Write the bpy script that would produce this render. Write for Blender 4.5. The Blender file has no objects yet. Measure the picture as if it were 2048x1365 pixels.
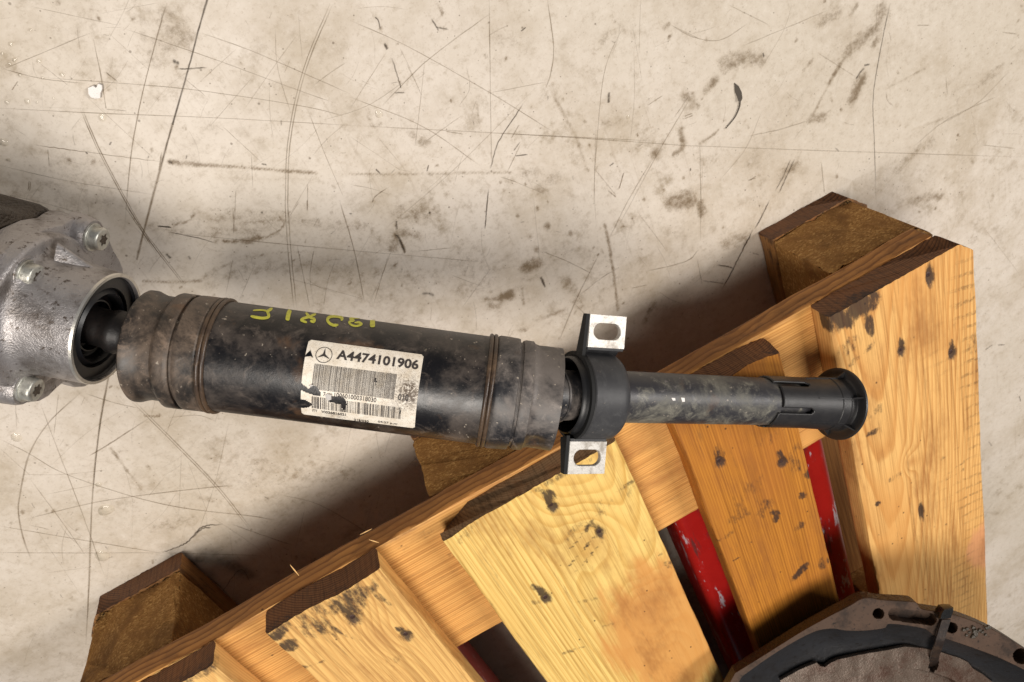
import bpy, bmesh, math, random
import numpy as np
from mathutils import Vector, Matrix

random.seed(7)
S = bpy.context.scene
COL = S.collection

# ------------------------------------------------------------------ camera
CAM_R = np.array([[0.87486808, -0.38382501, 0.295439],
                  [-0.48174457, -0.75284776, 0.44848903],
                  [0.05027929, -0.53469487, -0.84354809]])
CAM_C = np.array([-0.38388449, 0.35909487, 0.52577460])
FPX, CX, CY = 1400.0, 1024.0, 682.5
cam_d = bpy.data.cameras.new('camera')
cam = bpy.data.objects.new('camera', cam_d)
COL.objects.link(cam)
cam_d.sensor_width = 36.0
cam_d.lens = 36.0 * FPX / 2048.0
cam_d.clip_start = 0.01
cam_d.clip_end = 50
cam.matrix_world = Matrix([[CAM_R[0][i], -CAM_R[1][i], -CAM_R[2][i], CAM_C[i]] for i in range(3)] + [[0, 0, 0, 1]])
cam_d.dof.use_dof = True
cam_d.dof.focus_distance = 0.43
cam_d.dof.aperture_fstop = 20.0
S.camera = cam

# ------------------------------------------------------------------ workshop light
w = bpy.data.worlds.new('World')
S.world = w
w.use_nodes = True
bgn = w.node_tree.nodes['Background']
bgn.inputs[0].default_value = (0.74, 0.83, 1.0, 1)
bgn.inputs[1].default_value = 0.10


def lamp(name, loc, target, sx, sy, power, col):
    d = bpy.data.lights.new(name, 'AREA')
    d.shape = 'RECTANGLE'
    d.size, d.size_y = sx, sy
    d.energy = power
    d.color = col
    o = bpy.data.objects.new(name, d)
    COL.objects.link(o)
    o.location = loc
    o.rotation_euler = (Vector(target) - Vector(loc)).to_track_quat('-Z', 'Y').to_euler()
    return o


lamp('ceiling_lamp', (-1.10, 0.30, 2.3), (-0.45, 0.02, 0.0), 1.1, 0.9, 52, (1.0, 0.93, 0.85))
lamp('ceiling_lamp', (1.55, 0.05, 2.2), (-0.25, 0.0, 0.0), 0.5, 1.1, 50, (1.0, 0.95, 0.90))
S.view_settings.view_transform = 'Standard'
S.view_settings.look = 'None'
S.view_settings.exposure = 0.0
S.view_settings.gamma = 1.0
S.view_settings.use_curve_mapping = False
S.render.engine = 'CYCLES'
S.cycles.use_denoising = True
S.cycles.transparent_max_bounces = 24
S.cycles.max_bounces = 8


# ------------------------------------------------------------------ helpers
def ray(px, py):
    return CAM_R.T @ np.array([(px - CX) / FPX, (py - CY) / FPX, 1.0])


def at(px, py, z=0.0):
    """point at height z that the photograph shows at (px, py)"""
    d = ray(px, py)
    return CAM_C + d * ((z - CAM_C[2]) / d[2])


def at_plane(px, py, P, n):
    d = ray(px, py)
    return CAM_C + d * (np.dot(P - CAM_C, n) / np.dot(d, n))


def nrm(v):
    v = np.asarray(v, float)
    return v / np.linalg.norm(v)


def lin(r, g, b):
    f = lambda c: (c / 255.0) / 12.92 if c / 255.0 <= 0.04045 else ((c / 255.0 + 0.055) / 1.055) ** 2.4
    return (f(r), f(g), f(b), 1.0)


def _h(i, j, k, seed):
    with np.errstate(over='ignore'):
        x = (i.astype(np.uint32) * np.uint32(374761393) + j.astype(np.uint32) * np.uint32(668265263)
             + k.astype(np.uint32) * np.uint32(2147483647) + np.uint32(seed * 974711 + 13))
        x = (x ^ (x >> np.uint32(13))) * np.uint32(1274126177)
        x = x ^ (x >> np.uint32(16))
    return (x & np.uint32(0xffffff)).astype(float) / 0xffffff


def vnoise(p, seed=0):
    p = np.asarray(p, float)
    f = np.floor(p)
    t = p - f
    t = t * t * (3 - 2 * t)
    i = f.astype(np.int64)
    r = 0
    for a in (0, 1):
        for b in (0, 1):
            for c in (0, 1):
                wt = (t[:, 0] if a else 1 - t[:, 0]) * (t[:, 1] if b else 1 - t[:, 1]) * (t[:, 2] if c else 1 - t[:, 2])
                r = r + wt * _h(i[:, 0] + a, i[:, 1] + b, i[:, 2] + c, seed)
    return r


def fbm(p, oct=4, seed=0):
    p = np.asarray(p, float)
    r, a, tot = 0, 1.0, 0
    for o in range(oct):
        r = r + a * vnoise(p * 2 ** o, seed + o)
        tot += a
        a *= 0.5
    return r / tot


ORIG = {}


def tag(o, label=None, cat=None, group=None, kind=None):
    if label: o['label'] = label
    if cat: o['category'] = cat
    if group: o['group'] = group
    if kind: o['kind'] = kind
    return o


def empty(name, loc):
    o = bpy.data.objects.new(name, None)
    o.empty_display_size = 0.05
    COL.objects.link(o)
    o.location = loc
    ORIG[o.name] = np.array(loc, float)
    return o


def build(name, V, F, mat, parent=None, smooth=True, fix=True, auto=35, attrs=None, mats=None, fmat=None, origin=None):
    """one mesh object from world-space vertices; a child is stored relative to its parent"""
    V = np.asarray(V, float)
    o0 = ORIG[parent.name] if parent else (np.array(origin, float) if origin is not None else V.mean(0) * np.array([1, 1, 0]) + np.array([0, 0, V[:, 2].min()]))
    me = bpy.data.meshes.new(name)
    me.from_pydata((V - o0).tolist(), [], [tuple(f) for f in F])
    if fix:
        bm = bmesh.new()
        bm.from_mesh(me)
        bmesh.ops.recalc_face_normals(bm, faces=bm.faces[:])
        bm.to_mesh(me)
        bm.free()
    for m in (mats or [mat]):
        me.materials.append(m)
    if fmat is not None:
        me.polygons.foreach_set('material_index', np.asarray(fmat, dtype=np.int32))
    if attrs:
        for k, v in attrs.items():
            a = me.attributes.new(k, 'FLOAT', 'POINT')
            a.data.foreach_set('value', np.asarray(v, dtype=np.float32))
    if smooth:
        me.polygons.foreach_set('use_smooth', np.ones(len(me.polygons), dtype=bool))
        if auto:
            me.set_sharp_from_angle(angle=math.radians(auto))
    o = bpy.data.objects.new(name, me)
    COL.objects.link(o)
    if parent:
        o.parent = parent
    else:
        o.location = o0
    ORIG[o.name] = o0
    return o


def frame(A, up=(0, 0, 1)):
    A = nrm(A)
    U = np.asarray(up, float) - np.dot(up, A) * A
    U = nrm(U)
    return A, U, np.cross(A, U)


def lathe(prof, O, A, U, seg=96, fn=None, keep=None, close=False):
    """surface of revolution; prof = [(s, r)], fn(s, th, r) -> r"""
    W = np.cross(A, U)
    th = np.linspace(0, 2 * math.pi, seg, endpoint=False)
    V = []
    for s, r in prof:
        rr = np.full(seg, r) if fn is None else fn(s, th, np.full(seg, float(r)))
        V.append(O + A * s + rr[:, None] * (np.cos(th)[:, None] * U + np.sin(th)[:, None] * W))
    n = len(prof)
    V = np.concatenate(V)
    F = []
    for i in range(n if close else n - 1):
        k = (i + 1) % n
        for j in range(seg):
            j2 = (j + 1) % seg
            if keep is None or keep((prof[i][0] + prof[k][0]) / 2, (th[j] + math.pi / seg)):
                F.append((i * seg + j, i * seg + j2, k * seg + j2, k * seg + j))
    return V, F


def smooth_prof(pts, step=0.0015):
    out = []
    for (a, b), (c, d) in zip(pts[:-1], pts[1:]):
        k = max(1, int(math.hypot(c - a, d - b) / step))
        for i in range(k):
            t = i / k
            out.append((a + (c - a) * t, b + (d - b) * t))
    out.append(pts[-1])
    return out


def prism(poly, n, depth, bevel=0.0):
    """poly: world points (N,3) in a plane with normal n; extruded by depth along -n, with a bevelled front rim"""
    P = np.asarray(poly, float)
    N = len(P)
    c = P.mean(0)
    rings = []
    if bevel > 0:
        e = np.roll(P, -1, 0) - np.roll(P, 1, 0)
        e /= np.linalg.norm(e, axis=1)[:, None]
        inn = np.cross(n, e)
        if np.sum(np.einsum('ij,ij->i', inn, c - P)) < 0: inn = -inn
        rings += [P + inn * bevel, P + inn * bevel * 0.3 - n * bevel * 0.3, P - n * bevel]
    else:
        rings += [P]
    rings += [P - n * depth]
    V = np.concatenate(rings)
    F = [tuple(range(N))]
    for k in range(len(rings) - 1):
        for j in range(N):
            F.append((k * N + j, k * N + (j + 1) % N, (k + 1) * N + (j + 1) % N, (k + 1) * N + j))
    b = (len(rings) - 1) * N
    F.append(tuple(b + j for j in reversed(range(N))))
    return V, F


def join(*parts):
    V, F, n = [], [], 0
    for v, f in parts:
        V.append(np.asarray(v, float))
        F += [tuple(i + n for i in q) for q in f]
        n += len(v)
    return np.concatenate(V), F


def boxv(O, ax, ay, az, lo, hi):
    V = [O + ax * x + ay * y + az * z for x in (lo[0], hi[0]) for y in (lo[1], hi[1]) for z in (lo[2], hi[2])]
    return np.array(V), [(0, 1, 3, 2), (4, 6, 7, 5), (0, 4, 5, 1), (2, 3, 7, 6), (0, 2, 6, 4), (1, 5, 7, 3)]


def spline(pts, n=8):
    P = np.asarray(pts, float)
    if len(P) < 3:
        t = np.linspace(0, 1, n + 1)[:, None]
        return P[0] * (1 - t) + P[-1] * t
    Q = np.vstack([2 * P[0] - P[1], P, 2 * P[-1] - P[-2]])
    out = []
    for i in range(1, len(Q) - 2):
        for t in np.linspace(0, 1, n, endpoint=False):
            a, b, c, d = Q[i - 1], Q[i], Q[i + 1], Q[i + 2]
            out.append(0.5 * ((2 * b) + (c - a) * t + (2 * a - 5 * b + 4 * c - d) * t * t + (3 * b - a - 3 * c + d) * t ** 3))
    out.append(P[-1])
    return np.array(out)


# ------------------------------------------------------------------ material toolkit
class G:
    def __init__(s, name):
        s.mat = bpy.data.materials.new(name)
        s.mat.use_nodes = True
        s.t = s.mat.node_tree
        s.N = s.t.nodes
        s.b = s.N['Principled BSDF']
        s.out = s.N['Material Output']

    def put(s, sock, v):
        if isinstance(v, bpy.types.NodeSocket):
            s.t.links.new(v, sock)
        elif v is not None:
            try:
                sock.default_value = v
            except Exception:
                sock.default_value = tuple(v)[:3]

    def m(s, op, a, b=None, c=None, clamp=False):
        n = s.N.new('ShaderNodeMath')
        n.operation = op
        n.use_clamp = clamp
        for i, v in enumerate((a, b, c)):
            if v is not None: s.put(n.inputs[i], v)
        return n.outputs[0]

    def vm(s, op, a, b=None, scale=None):
        n = s.N.new('ShaderNodeVectorMath')
        n.operation = op
        s.put(n.inputs[0], a)
        if b is not None: s.put(n.inputs[1], b)
        if scale is not None: s.put(n.inputs['Scale'], scale)
        return n.outputs['Value'] if op in ('LENGTH', 'DOT_PRODUCT') else n.outputs[0]

    def obj(s):
        return s.N.new('ShaderNodeTexCoord').outputs['Object']

    def map(s, v, scale=(1, 1, 1), rot=(0, 0, 0), loc=(0, 0, 0)):
        n = s.N.new('ShaderNodeMapping')
        s.put(n.inputs['Vector'], v)
        n.inputs['Scale'].default_value = scale
        n.inputs['Rotation'].default_value = rot
        n.inputs['Location'].default_value = loc
        return n.outputs[0]

    def sep(s, v):
        n = s.N.new('ShaderNodeSeparateXYZ')
        s.put(n.inputs[0], v)
        return n.outputs

    def comb(s, x, y, z):
        n = s.N.new('ShaderNodeCombineXYZ')
        for i, v in enumerate((x, y, z)): s.put(n.inputs[i], v)
        return n.outputs[0]

    def noise(s, v, scale, detail=3, rough=0.55, dist=0.0):
        n = s.N.new('ShaderNodeTexNoise')
        s.put(n.inputs['Vector'], v)
        n.inputs['Scale'].default_value = scale
        n.inputs['Detail'].default_value = detail
        n.inputs['Roughness'].default_value = rough
        n.inputs['Distortion'].default_value = dist
        return n.outputs[0]

    def vor(s, v, scale, out='Distance', rnd=1.0):
        n = s.N.new('ShaderNodeTexVoronoi')
        s.put(n.inputs['Vector'], v)
        n.inputs['Scale'].default_value = scale
        n.inputs['Randomness'].default_value = rnd
        return n.outputs[out]

    def ramp(s, f, stops, interp='LINEAR'):
        n = s.N.new('ShaderNodeValToRGB')
        s.put(n.inputs[0], f)
        e = n.color_ramp.elements
        n.color_ramp.interpolation = interp
        while len(e) < len(stops): e.new(0.5)
        for el, (p, c) in zip(e, stops):
            el.position = p
            el.color = c if isinstance(c, (tuple, list)) else (c, c, c, 1)
        return n.outputs[0]

    def mix(s, f, a, b, mode='MIX'):
        n = s.N.new('ShaderNodeMix')
        n.data_type = 'RGBA'
        n.blend_type = mode
        n.clamp_factor = True
        s.put(n.inputs[0], f)
        s.put(n.inputs[6], a)
        s.put(n.inputs[7], b)
        return n.outputs[2]

    def attr(s, name):
        n = s.N.new('ShaderNodeAttribute')
        n.attribute_name = name
        return n.outputs['Fac']

    def step(s, v, lo, hi):
        n = s.N.new('ShaderNodeMapRange')
        s.put(n.inputs[0], v)
        n.inputs[1].default_value = lo
        n.inputs[2].default_value = hi
        n.interpolation_type = 'SMOOTHSTEP'
        return n.outputs[0]

    def bump(s, h, strength=0.3, dist=0.001):
        n = s.N.new('ShaderNodeBump')
        n.inputs['Strength'].default_value = strength
        n.inputs['Distance'].default_value = dist
        s.put(n.inputs['Height'], h)
        s.put(s.b.inputs['Normal'], n.outputs[0])

    def set(s, col=None, rough=None, metal=None, **k):
        if col is not None: s.put(s.b.inputs['Base Color'], col)
        if rough is not None: s.put(s.b.inputs['Roughness'], rough)
        if metal is not None: s.put(s.b.inputs['Metallic'], metal)
        for q, v in k.items(): s.put(s.b.inputs[q], v)
        return s.mat


def floor_material():
    g = G('floor_paint')
    P = g.obj()
    big = g.noise(P, 2.6, 4, 0.6)
    mid = g.noise(P, 11, 5, 0.65)
    c = g.mix(g.step(big, 0.3, 0.7), lin(196, 185, 168), lin(214, 204, 192))
    c = g.mix(g.m('MULTIPLY', g.step(mid, 0.42, 0.72), 0.65), c, lin(172, 157, 134))
    # grime caught in the paint, streaked by sweeping in three directions
    for rot, sc, lo, st in ((0.45, (260, 9, 1), 0.62, 0.16), (-0.55, (300, 12, 1), 0.63, 0.13), (1.75, (200, 14, 1), 0.63, 0.12)):
        n = g.noise(g.map(P, sc, (0, 0, rot)), 1.0, 2, 0.5)
        area = g.step(g.noise(P, 5.0 + rot, 2), 0.40, 0.65)
        c = g.mix(g.m('MULTIPLY', g.m('MULTIPLY', g.step(n, lo, lo + 0.12), area), st), c, lin(128, 108, 84))
    mot = g.m('MULTIPLY', g.step(g.noise(P, 48, 5, 0.72), 0.50, 0.74), g.step(g.noise(P, 4.3, 3), 0.36, 0.66))
    c = g.mix(g.m('MULTIPLY', mot, 0.75), c, lin(138, 121, 96))
    m2 = g.noise(P, 135, 5, 0.75)
    c = g.mix(g.m('MULTIPLY', g.step(m2, 0.50, 0.72), 0.38), c, lin(150, 134, 110))
    c = g.mix(g.m('MULTIPLY', g.step(m2, 0.48, 0.30), 0.25), c, lin(226, 218, 206))
    fine = g.noise(P, 420, 3, 0.7)
    c = g.mix(g.m('MULTIPLY', g.step(fine, 0.54, 0.76), 0.36), c, lin(140, 120, 96))
    # separate dark specks of dirt
    for sc, thr, sz in ((95, 0.84, 0.11), (210, 0.80, 0.15)):
        v = g.N.new('ShaderNodeTexVoronoi')
        g.put(v.inputs['Vector'], P)
        v.inputs['Scale'].default_value = sc
        on = g.m('GREATER_THAN', g.sep(v.outputs['Color'])[0], thr)
        dot = g.m('SUBTRACT', 1.0, g.step(v.outputs['Distance'], sz * 0.4, sz))
        c = g.mix(g.m('MULTIPLY', g.m('MULTIPLY', on, dot), 0.6), c, lin(88, 72, 54))
    st = g.attr('stain')
    brk = g.noise(P, 150, 6, 0.78)
    amp = g.m('MINIMUM', g.m('MULTIPLY', st, 4.0), 1.0)
    th = g.m('ADD', st, g.m('MULTIPLY', g.m('MULTIPLY', g.m('SUBTRACT', brk, 0.5), 2.0), amp))
    f = g.m('MULTIPLY', g.step(th, 0.12, 0.95), g.m('ADD', 0.25, g.m('MULTIPLY', amp, 0.60)), clamp=True)
    c = g.mix(g.m('MULTIPLY', st, 0.35, clamp=True), c, lin(150, 130, 100))
    c = g.mix(f, c, lin(104, 84, 56))
    dk = g.attr('oil')
    f2 = g.m('MULTIPLY', dk, g.m('ADD', 0.2, g.m('MULTIPLY', g.noise(P, 130, 4, 0.75), 1.6)), clamp=True)
    c = g.mix(f2, c, lin(38, 34, 26))
    g.bump(g.m('ADD', g.m('MULTIPLY', g.noise(P, 60, 4), 1.0), g.m('MULTIPLY', fine, 0.25)), 0.35, 0.0006)
    return g.set(c, g.m('ADD', 0.36, g.m('MULTIPLY', mid, 0.28)), 0, **{'Specular IOR Level': 0.35})


def mark_material(name, col, k=0.9):
    g = G(name)
    P = g.obj()
    a = g.m('MULTIPLY', g.attr('alpha'), g.m('ADD', 0.25, g.m('MULTIPLY', g.noise(P, 160, 4, 0.7), 1.45)))
    g.set(col, 0.6, 0)
    tr = g.N.new('ShaderNodeBsdfTransparent')
    mx = g.N.new('ShaderNodeMixShader')
    g.t.links.new(g.m('MULTIPLY', a, k, clamp=True), mx.inputs[0])
    g.t.links.new(tr.outputs[0], mx.inputs[1])
    g.t.links.new(g.b.outputs[0], mx.inputs[2])
    g.t.links.new(mx.outputs[0], g.out.inputs[0])
    return g.mat


def wood_material(name, early, late, pith=(0.02, -0.05), tilt=(0.0, 0.05), spacing=0.0034, knots=(), blotch=None, seed=0.0, ringk=1.0, zones=(), soot=0.0, saw=None):
    g = G(name)
    P = g.vm('ADD', g.obj(), (seed * 3.1, 0, 0))
    P0 = g.obj()
    x, y, z = g.sep(P0)
    wv = g.map(P, (3.5, 20, 2), (0, 0, 0), (seed, seed * 2, seed * 3))
    w1 = g.m('MULTIPLY', g.m('SUBTRACT', g.noise(wv, 1.0, 1.2, 0.4), 0.5), 0.006)
    w2 = g.m('MULTIPLY', g.m('SUBTRACT', g.noise(g.map(wv, (1, 1, 1), (0, 0, 0), (9, 3, 5)), 1.0, 1.2, 0.4), 0.5), 0.006)
    yy = g.m('ADD', g.m('ADD', g.m('SUBTRACT', y, pith[0]), g.m('MULTIPLY', x, tilt[0])), w1)
    zz = g.m('ADD', g.m('ADD', g.m('SUBTRACT', z, pith[1]), g.m('MULTIPLY', x, tilt[1])), w2)
    r = g.m('SQRT', g.m('ADD', g.m('MULTIPLY', yy, yy), g.m('MULTIPLY', zz, zz)))
    kmask = None
    for kx, ky, ks, amp in knots:
        dx = g.m('DIVIDE', g.m('SUBTRACT', x, kx), ks * 1.8)
        dy = g.m('DIVIDE', g.m('SUBTRACT', y, ky), ks)
        d2 = g.m('ADD', g.m('MULTIPLY', dx, dx), g.m('MULTIPLY', dy, dy))
        r = g.m('ADD', r, g.m('MULTIPLY', g.m('EXPONENT', g.m('MULTIPLY', d2, -0.5)), amp))
        km = g.m('EXPONENT', g.m('MULTIPLY', d2, -2.2))
        kmask = km if kmask is None else g.m('MAXIMUM', kmask, km)
    ph = g.m('ADD', g.m('DIVIDE', r, spacing * 0.62), g.m('MULTIPLY', g.noise(g.map(P, (4, 40, 4)), 1.0, 2, 0.5), 1.4))
    ring = g.m('FRACT', ph)
    tone = g.noise(g.comb(g.m('FLOOR', ph), seed, 0.0), 1.7, 1)
    rc = g.ramp(ring, [(0.0, 0.05), (0.30, 0.10), (0.62, 0.42), (0.84, 0.85), (0.93, 0.70), (1.0, 0.05)])
    rc = g.m('MULTIPLY', rc, g.m('MULTIPLY', g.m('ADD', 0.35, g.m('MULTIPLY', tone, 1.1)), ringk), clamp=True)
    c = g.mix(rc, early, late)
    fib = g.noise(g.map(P, (5, 430, 30)), 1.0, 4, 0.75)
    c = g.mix(g.m('MULTIPLY', g.step(fib, 0.42, 0.68), 0.62), c, tuple(v * 0.62 for v in late[:3]) + (1,))
    if blotch:
        c = g.mix(g.m('MULTIPLY', g.step(g.noise(g.map(P, (6, 14, 14)), 1.0, 4, 0.6), 0.45, 0.72), 0.6), c, blotch)
    for zx, zy, zr, zc, za in zones:      # patches of heartwood and resin
        dx = g.m('DIVIDE', g.m('SUBTRACT', x, zx), zr * 2.0)
        dy = g.m('DIVIDE', g.m('SUBTRACT', y, zy), zr)
        d2 = g.m('ADD', g.m('MULTIPLY', dx, dx), g.m('MULTIPLY', dy, dy))
        wob = g.m('MULTIPLY', g.m('SUBTRACT', g.noise(g.map(P, (10, 45, 5)), 1.0, 5, 0.65), 0.5), 2.4)
        f = g.m('SUBTRACT', 1.0, g.step(g.m('ADD', d2, wob), 0.5, 1.2))
        c = g.mix(g.m('MULTIPLY', f, za), c, zc)
    if kmask is not None:
        c = g.mix(g.m('MULTIPLY', kmask, 0.25), c, lin(150, 92, 50))
    gr = g.noise(g.map(P, (14, 150, 20)), 1.0, 5, 0.75)
    c = g.mix(g.m('MULTIPLY', g.step(gr, 0.57, 0.76), 0.45 + soot), c, lin(96, 66, 42))
    wet = g.noise(g.map(P, (7, 22, 22), (0, 0, 0), (seed, 2, 4)), 1.0, 5, 0.7)
    c = g.mix(g.m('MULTIPLY', g.step(wet, 0.47, 0.70), 0.55), c, lin(138, 84, 42))
    if saw:                               # curved marks of the saw blade across the grain
        y0, y1, per, amt = saw
        ph2 = g.m('ADD', g.m('MULTIPLY', x, math.tau / per), g.m('ADD', g.m('MULTIPLY', g.m('MULTIPLY', y, y), -900.0), g.m('MULTIPLY', g.noise(P, 24, 3), 5.0)))
        ln = g.step(g.m('SINE', ph2), 0.35, 1.0)
        where = g.m('MULTIPLY', g.step(y, y0, y1), g.step(g.noise(g.map(P, (9, 20, 2)), 1.0, 3), 0.42, 0.62))
        fl = g.m('MULTIPLY', g.m('MULTIPLY', ln, where), g.m('MULTIPLY', g.step(g.noise(P, 320, 3, 0.7), 0.38, 0.6), amt))
        c = g.mix(fl, c, lin(110, 82, 50))
    v = g.N.new('ShaderNodeTexVoronoi')
    g.put(v.inputs['Vector'], g.map(P, (0.7, 1, 1)))
    v.inputs['Scale'].default_value = 120
    on = g.m('GREATER_THAN', g.sep(v.outputs['Color'])[0], 0.88)
    dot = g.m('SUBTRACT', 1.0, g.step(v.outputs['Distance'], 0.05, 0.14))
    c = g.mix(g.m('MULTIPLY', g.m('MULTIPLY', on, dot), 0.8), c, lin(62, 40, 26))
    d = g.attr('dirt')
    dn = g.m('MULTIPLY', g.m('SUBTRACT', g.noise(g.map(P, (70, 190, 190)), 1.0, 5, 0.75), 0.5), 2.2)
    f = g.m('MULTIPLY', g.step(g.m('ADD', d, dn), 0.22, 0.95), g.m('MULTIPLY', g.m('MINIMUM', g.m('MULTIPLY', d, 2.4), 1.0), 0.90), clamp=True)
    c = g.mix(f, c, lin(46, 36, 34))
    g.bump(g.m('ADD', g.m('MULTIPLY', fib, 0.8), g.m('ADD', g.m('MULTIPLY', rc, -0.12), g.m('MULTIPLY', gr, 0.8))), 0.32, 0.0006)
    return g.set(c, 0.62, 0, **{'Specular IOR Level': 0.3})


def chip_material():
    g = G('pressed_chipboard')
    P = g.obj()
    v = g.N.new('ShaderNodeTexVoronoi')
    g.put(v.inputs['Vector'], g.map(P, (1, 1, 1.7), (0.4, 0.2, 0.7)))
    v.inputs['Scale'].default_value = 520
    cc = g.sep(v.outputs['Color'])[0]
    c = g.ramp(cc, [(0.0, lin(138, 98, 52)), (0.45, lin(158, 115, 64)), (0.8, lin(176, 132, 76)), (1.0, lin(204, 160, 100))])
    c = g.mix(g.step(g.noise(P, 60, 4, 0.7), 0.4, 0.7), c, lin(144, 102, 56))
    c = g.mix(g.m('MULTIPLY', g.step(g.noise(P, 17, 4, 0.6), 0.5, 0.72), 0.55), c, lin(84, 56, 32))
    f = g.m('MULTIPLY', g.attr('dirt'), g.m('ADD', 0.4, g.noise(P, 120, 4, 0.7)), clamp=True)
    c = g.mix(f, c, lin(46, 32, 22))
    g.bump(g.m('ADD', v.outputs['Distance'], g.noise(P, 240, 4, 0.7)), 0.6, 0.0008)
    return g.set(c, 0.85, 0, **{'Specular IOR Level': 0.15})


def tube_material(name, base, dust, amount=0.5, rough=0.36, rust=0.4, specks=0.7):
    g = G(name)
    P = g.obj()
    n1 = g.noise(P, 26, 6, 0.72, 0.3)
    n2 = g.noise(P, 85, 6, 0.75, 0.6)
    c = g.mix(g.m('MULTIPLY', g.step(n1, 0.42, 0.66), amount), base, dust)
    c = g.mix(g.m('MULTIPLY', g.step(n2, 0.52, 0.72), amount * 0.8), c, tuple(min(1, v * 1.5) for v in dust[:3]) + (1,))
    c = g.mix(g.m('MULTIPLY', g.step(g.noise(P, 33, 4, 0.6), 0.60, 0.70), rust), c, lin(104, 76, 52))
    sp = g.m('MULTIPLY', g.step(g.noise(P, 430, 2, 0.5), 0.69, 0.735), g.step(g.noise(P, 26, 3, 0.6), 0.38, 0.62))
    c = g.mix(g.m('MULTIPLY', sp, specks), c, lin(176, 164, 148))
    sp2 = g.step(g.noise(P, 170, 3, 0.6), 0.715, 0.745)
    c = g.mix(g.m('MULTIPLY', sp2, specks * 0.8), c, lin(150, 138, 120))
    sc_ = g.m('MULTIPLY', g.step(g.noise(g.map(P, (60, 420, 300), (0.3, 0.5, 0.9)), 1.0, 3, 0.6), 0.60, 0.72), g.step(g.noise(P, 14, 2), 0.5, 0.68))
    c = g.mix(g.m('MULTIPLY', sc_, 0.5), c, lin(140, 134, 130))
    g.bump(g.m('ADD', n2, g.m('MULTIPLY', g.noise(P, 500, 3), 0.4)), 0.25, 0.0006)
    return g.set(c, g.m('ADD', rough, g.m('MULTIPLY', g.step(n1, 0.35, 0.7), 0.22)), 0.0)


def simple(name, col, rough, metal=0.0, var=0.15, scale=80, dirt=None, dirt_amt=0.5, dscale=30, bump=0.2, bdist=0.0006, **k):
    g = G(name)
    P = g.obj()
    n = g.noise(P, scale, 4, 0.65)
    c = g.mix(n, tuple(v * (1 - var) for v in col[:3]) + (1,), tuple(min(1, v * (1 + var)) for v in col[:3]) + (1,))
    if dirt:
        c = g.mix(g.m('MULTIPLY', g.step(g.noise(P, dscale, 5, 0.7), 0.46, 0.70), dirt_amt * 0.8), c, dirt)
        c = g.mix(g.m('MULTIPLY', g.step(g.noise(P, dscale * 7, 4, 0.7), 0.555, 0.70), dirt_amt), c, dirt)
    g.bump(g.m('ADD', n, g.noise(P, scale * 4, 3)), bump, bdist)
    return g.set(c, g.m('ADD', rough, g.m('MULTIPLY', g.m('SUBTRACT', n, 0.5), 0.2)), metal, **k)


M = {}
M['floor'] = floor_material()
M['scratch'] = mark_material('scratch_grime', lin(128, 110, 84), 0.58)
M['crack'] = mark_material('crack_grime', lin(74, 61, 46), 0.70)
M['tube'] = tube_material('tube_enamel', lin(20, 19, 21), lin(98, 88, 80), 0.55, 0.30, 0.45)
M['cover'] = tube_material('cover_steel', lin(38, 34, 31), lin(114, 98, 84), 0.85, 0.38, 0.55)
M['cover2'] = tube_material('cover_steel_grey', lin(34, 34, 37), lin(118, 110, 104), 0.85, 0.36, 0.5, 0.9)
M['clamp'] = tube_material('clamp_wire', lin(58, 46, 38), lin(110, 88, 66), 0.5, 0.3, 0.6, 0.3)
M['shaft'] = tube_material('shaft_enamel', lin(48, 47, 50), lin(112, 109, 98), 0.85, 0.38, 0.3, 0.6)
M['rubber'] = simple('black_rubber', (0.010, 0.010, 0.011, 1), 0.42, 0, 0.3, 60, bump=0.1)
M['housing'] = tube_material('bearing_rubber', lin(50, 50, 52), lin(78, 78, 78), 0.5, 0.5, 0.0, 0.35)
M['stub'] = simple('oily_black_steel', lin(20, 17, 16), 0.5, 0.0, 0.3, 120, lin(48, 30, 22), 0.3, 60)
M['zinc'] = simple('bright_zinc', (0.52, 0.50, 0.465, 1), 0.46, 0.45, 0.16, 260, lin(104, 92, 76), 0.8, 110, 0.2, 0.0003)
M['plastic'] = simple('black_plastic', lin(34, 33, 34), 0.42, 0, 0.12, 300, lin(70, 66, 62), 0.2, 60, 0.2, 0.0003)
M['slot'] = simple('slot_dark', (0.006, 0.006, 0.006, 1), 0.8, 0, 0.1)
M['alu'] = simple('cast_aluminium', (0.38, 0.36, 0.355, 1), 0.42, 0.65, 0.18, 240, lin(70, 58, 46), 0.9, 34, 0.5, 0.0006)
M['alu_rim'] = simple('machined_aluminium', (0.62, 0.60, 0.55, 1), 0.34, 0.8, 0.1, 300, lin(120, 108, 88), 0.35, 50, 0.15, 0.0003)
M['bolt'] = simple('zinc_bolt', (0.56, 0.56, 0.51, 1), 0.42, 0.7, 0.16, 200, lin(84, 74, 60), 0.7, 60, 0.2, 0.0004)
M['case'] = simple('oily_casting', lin(66, 56, 46), 0.5, 0.1, 0.4, 70, lin(34, 28, 22), 0.7, 18, 0.9, 0.003)
M['label'] = None
M['ink'] = simple('label_ink', lin(58, 52, 50), 0.6, 0, 0.3, 900)
M['ink_black'] = simple('tape_black', (0.006, 0.006, 0.008, 1), 0.3, 0, 0.1)
M['yellow'] = simple('yellow_paint_marker', lin(214, 212, 74), 0.55, 0, 0.14, 500, lin(120, 118, 40), 0.5, 260, 0.3, 0.0004)
M['nail'] = simple('rusty_nail', lin(70, 50, 44), 0.5, 0.4, 0.4, 700)
M['leaf'] = simple('dry_leaf', lin(72, 64, 54), 0.7, 0, 0.3, 300)
M['white_chip'] = simple('white_plastic_chip', lin(228, 224, 220), 0.5, 0, 0.10, 300, lin(176, 164, 150), 0.6, 120)
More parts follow.
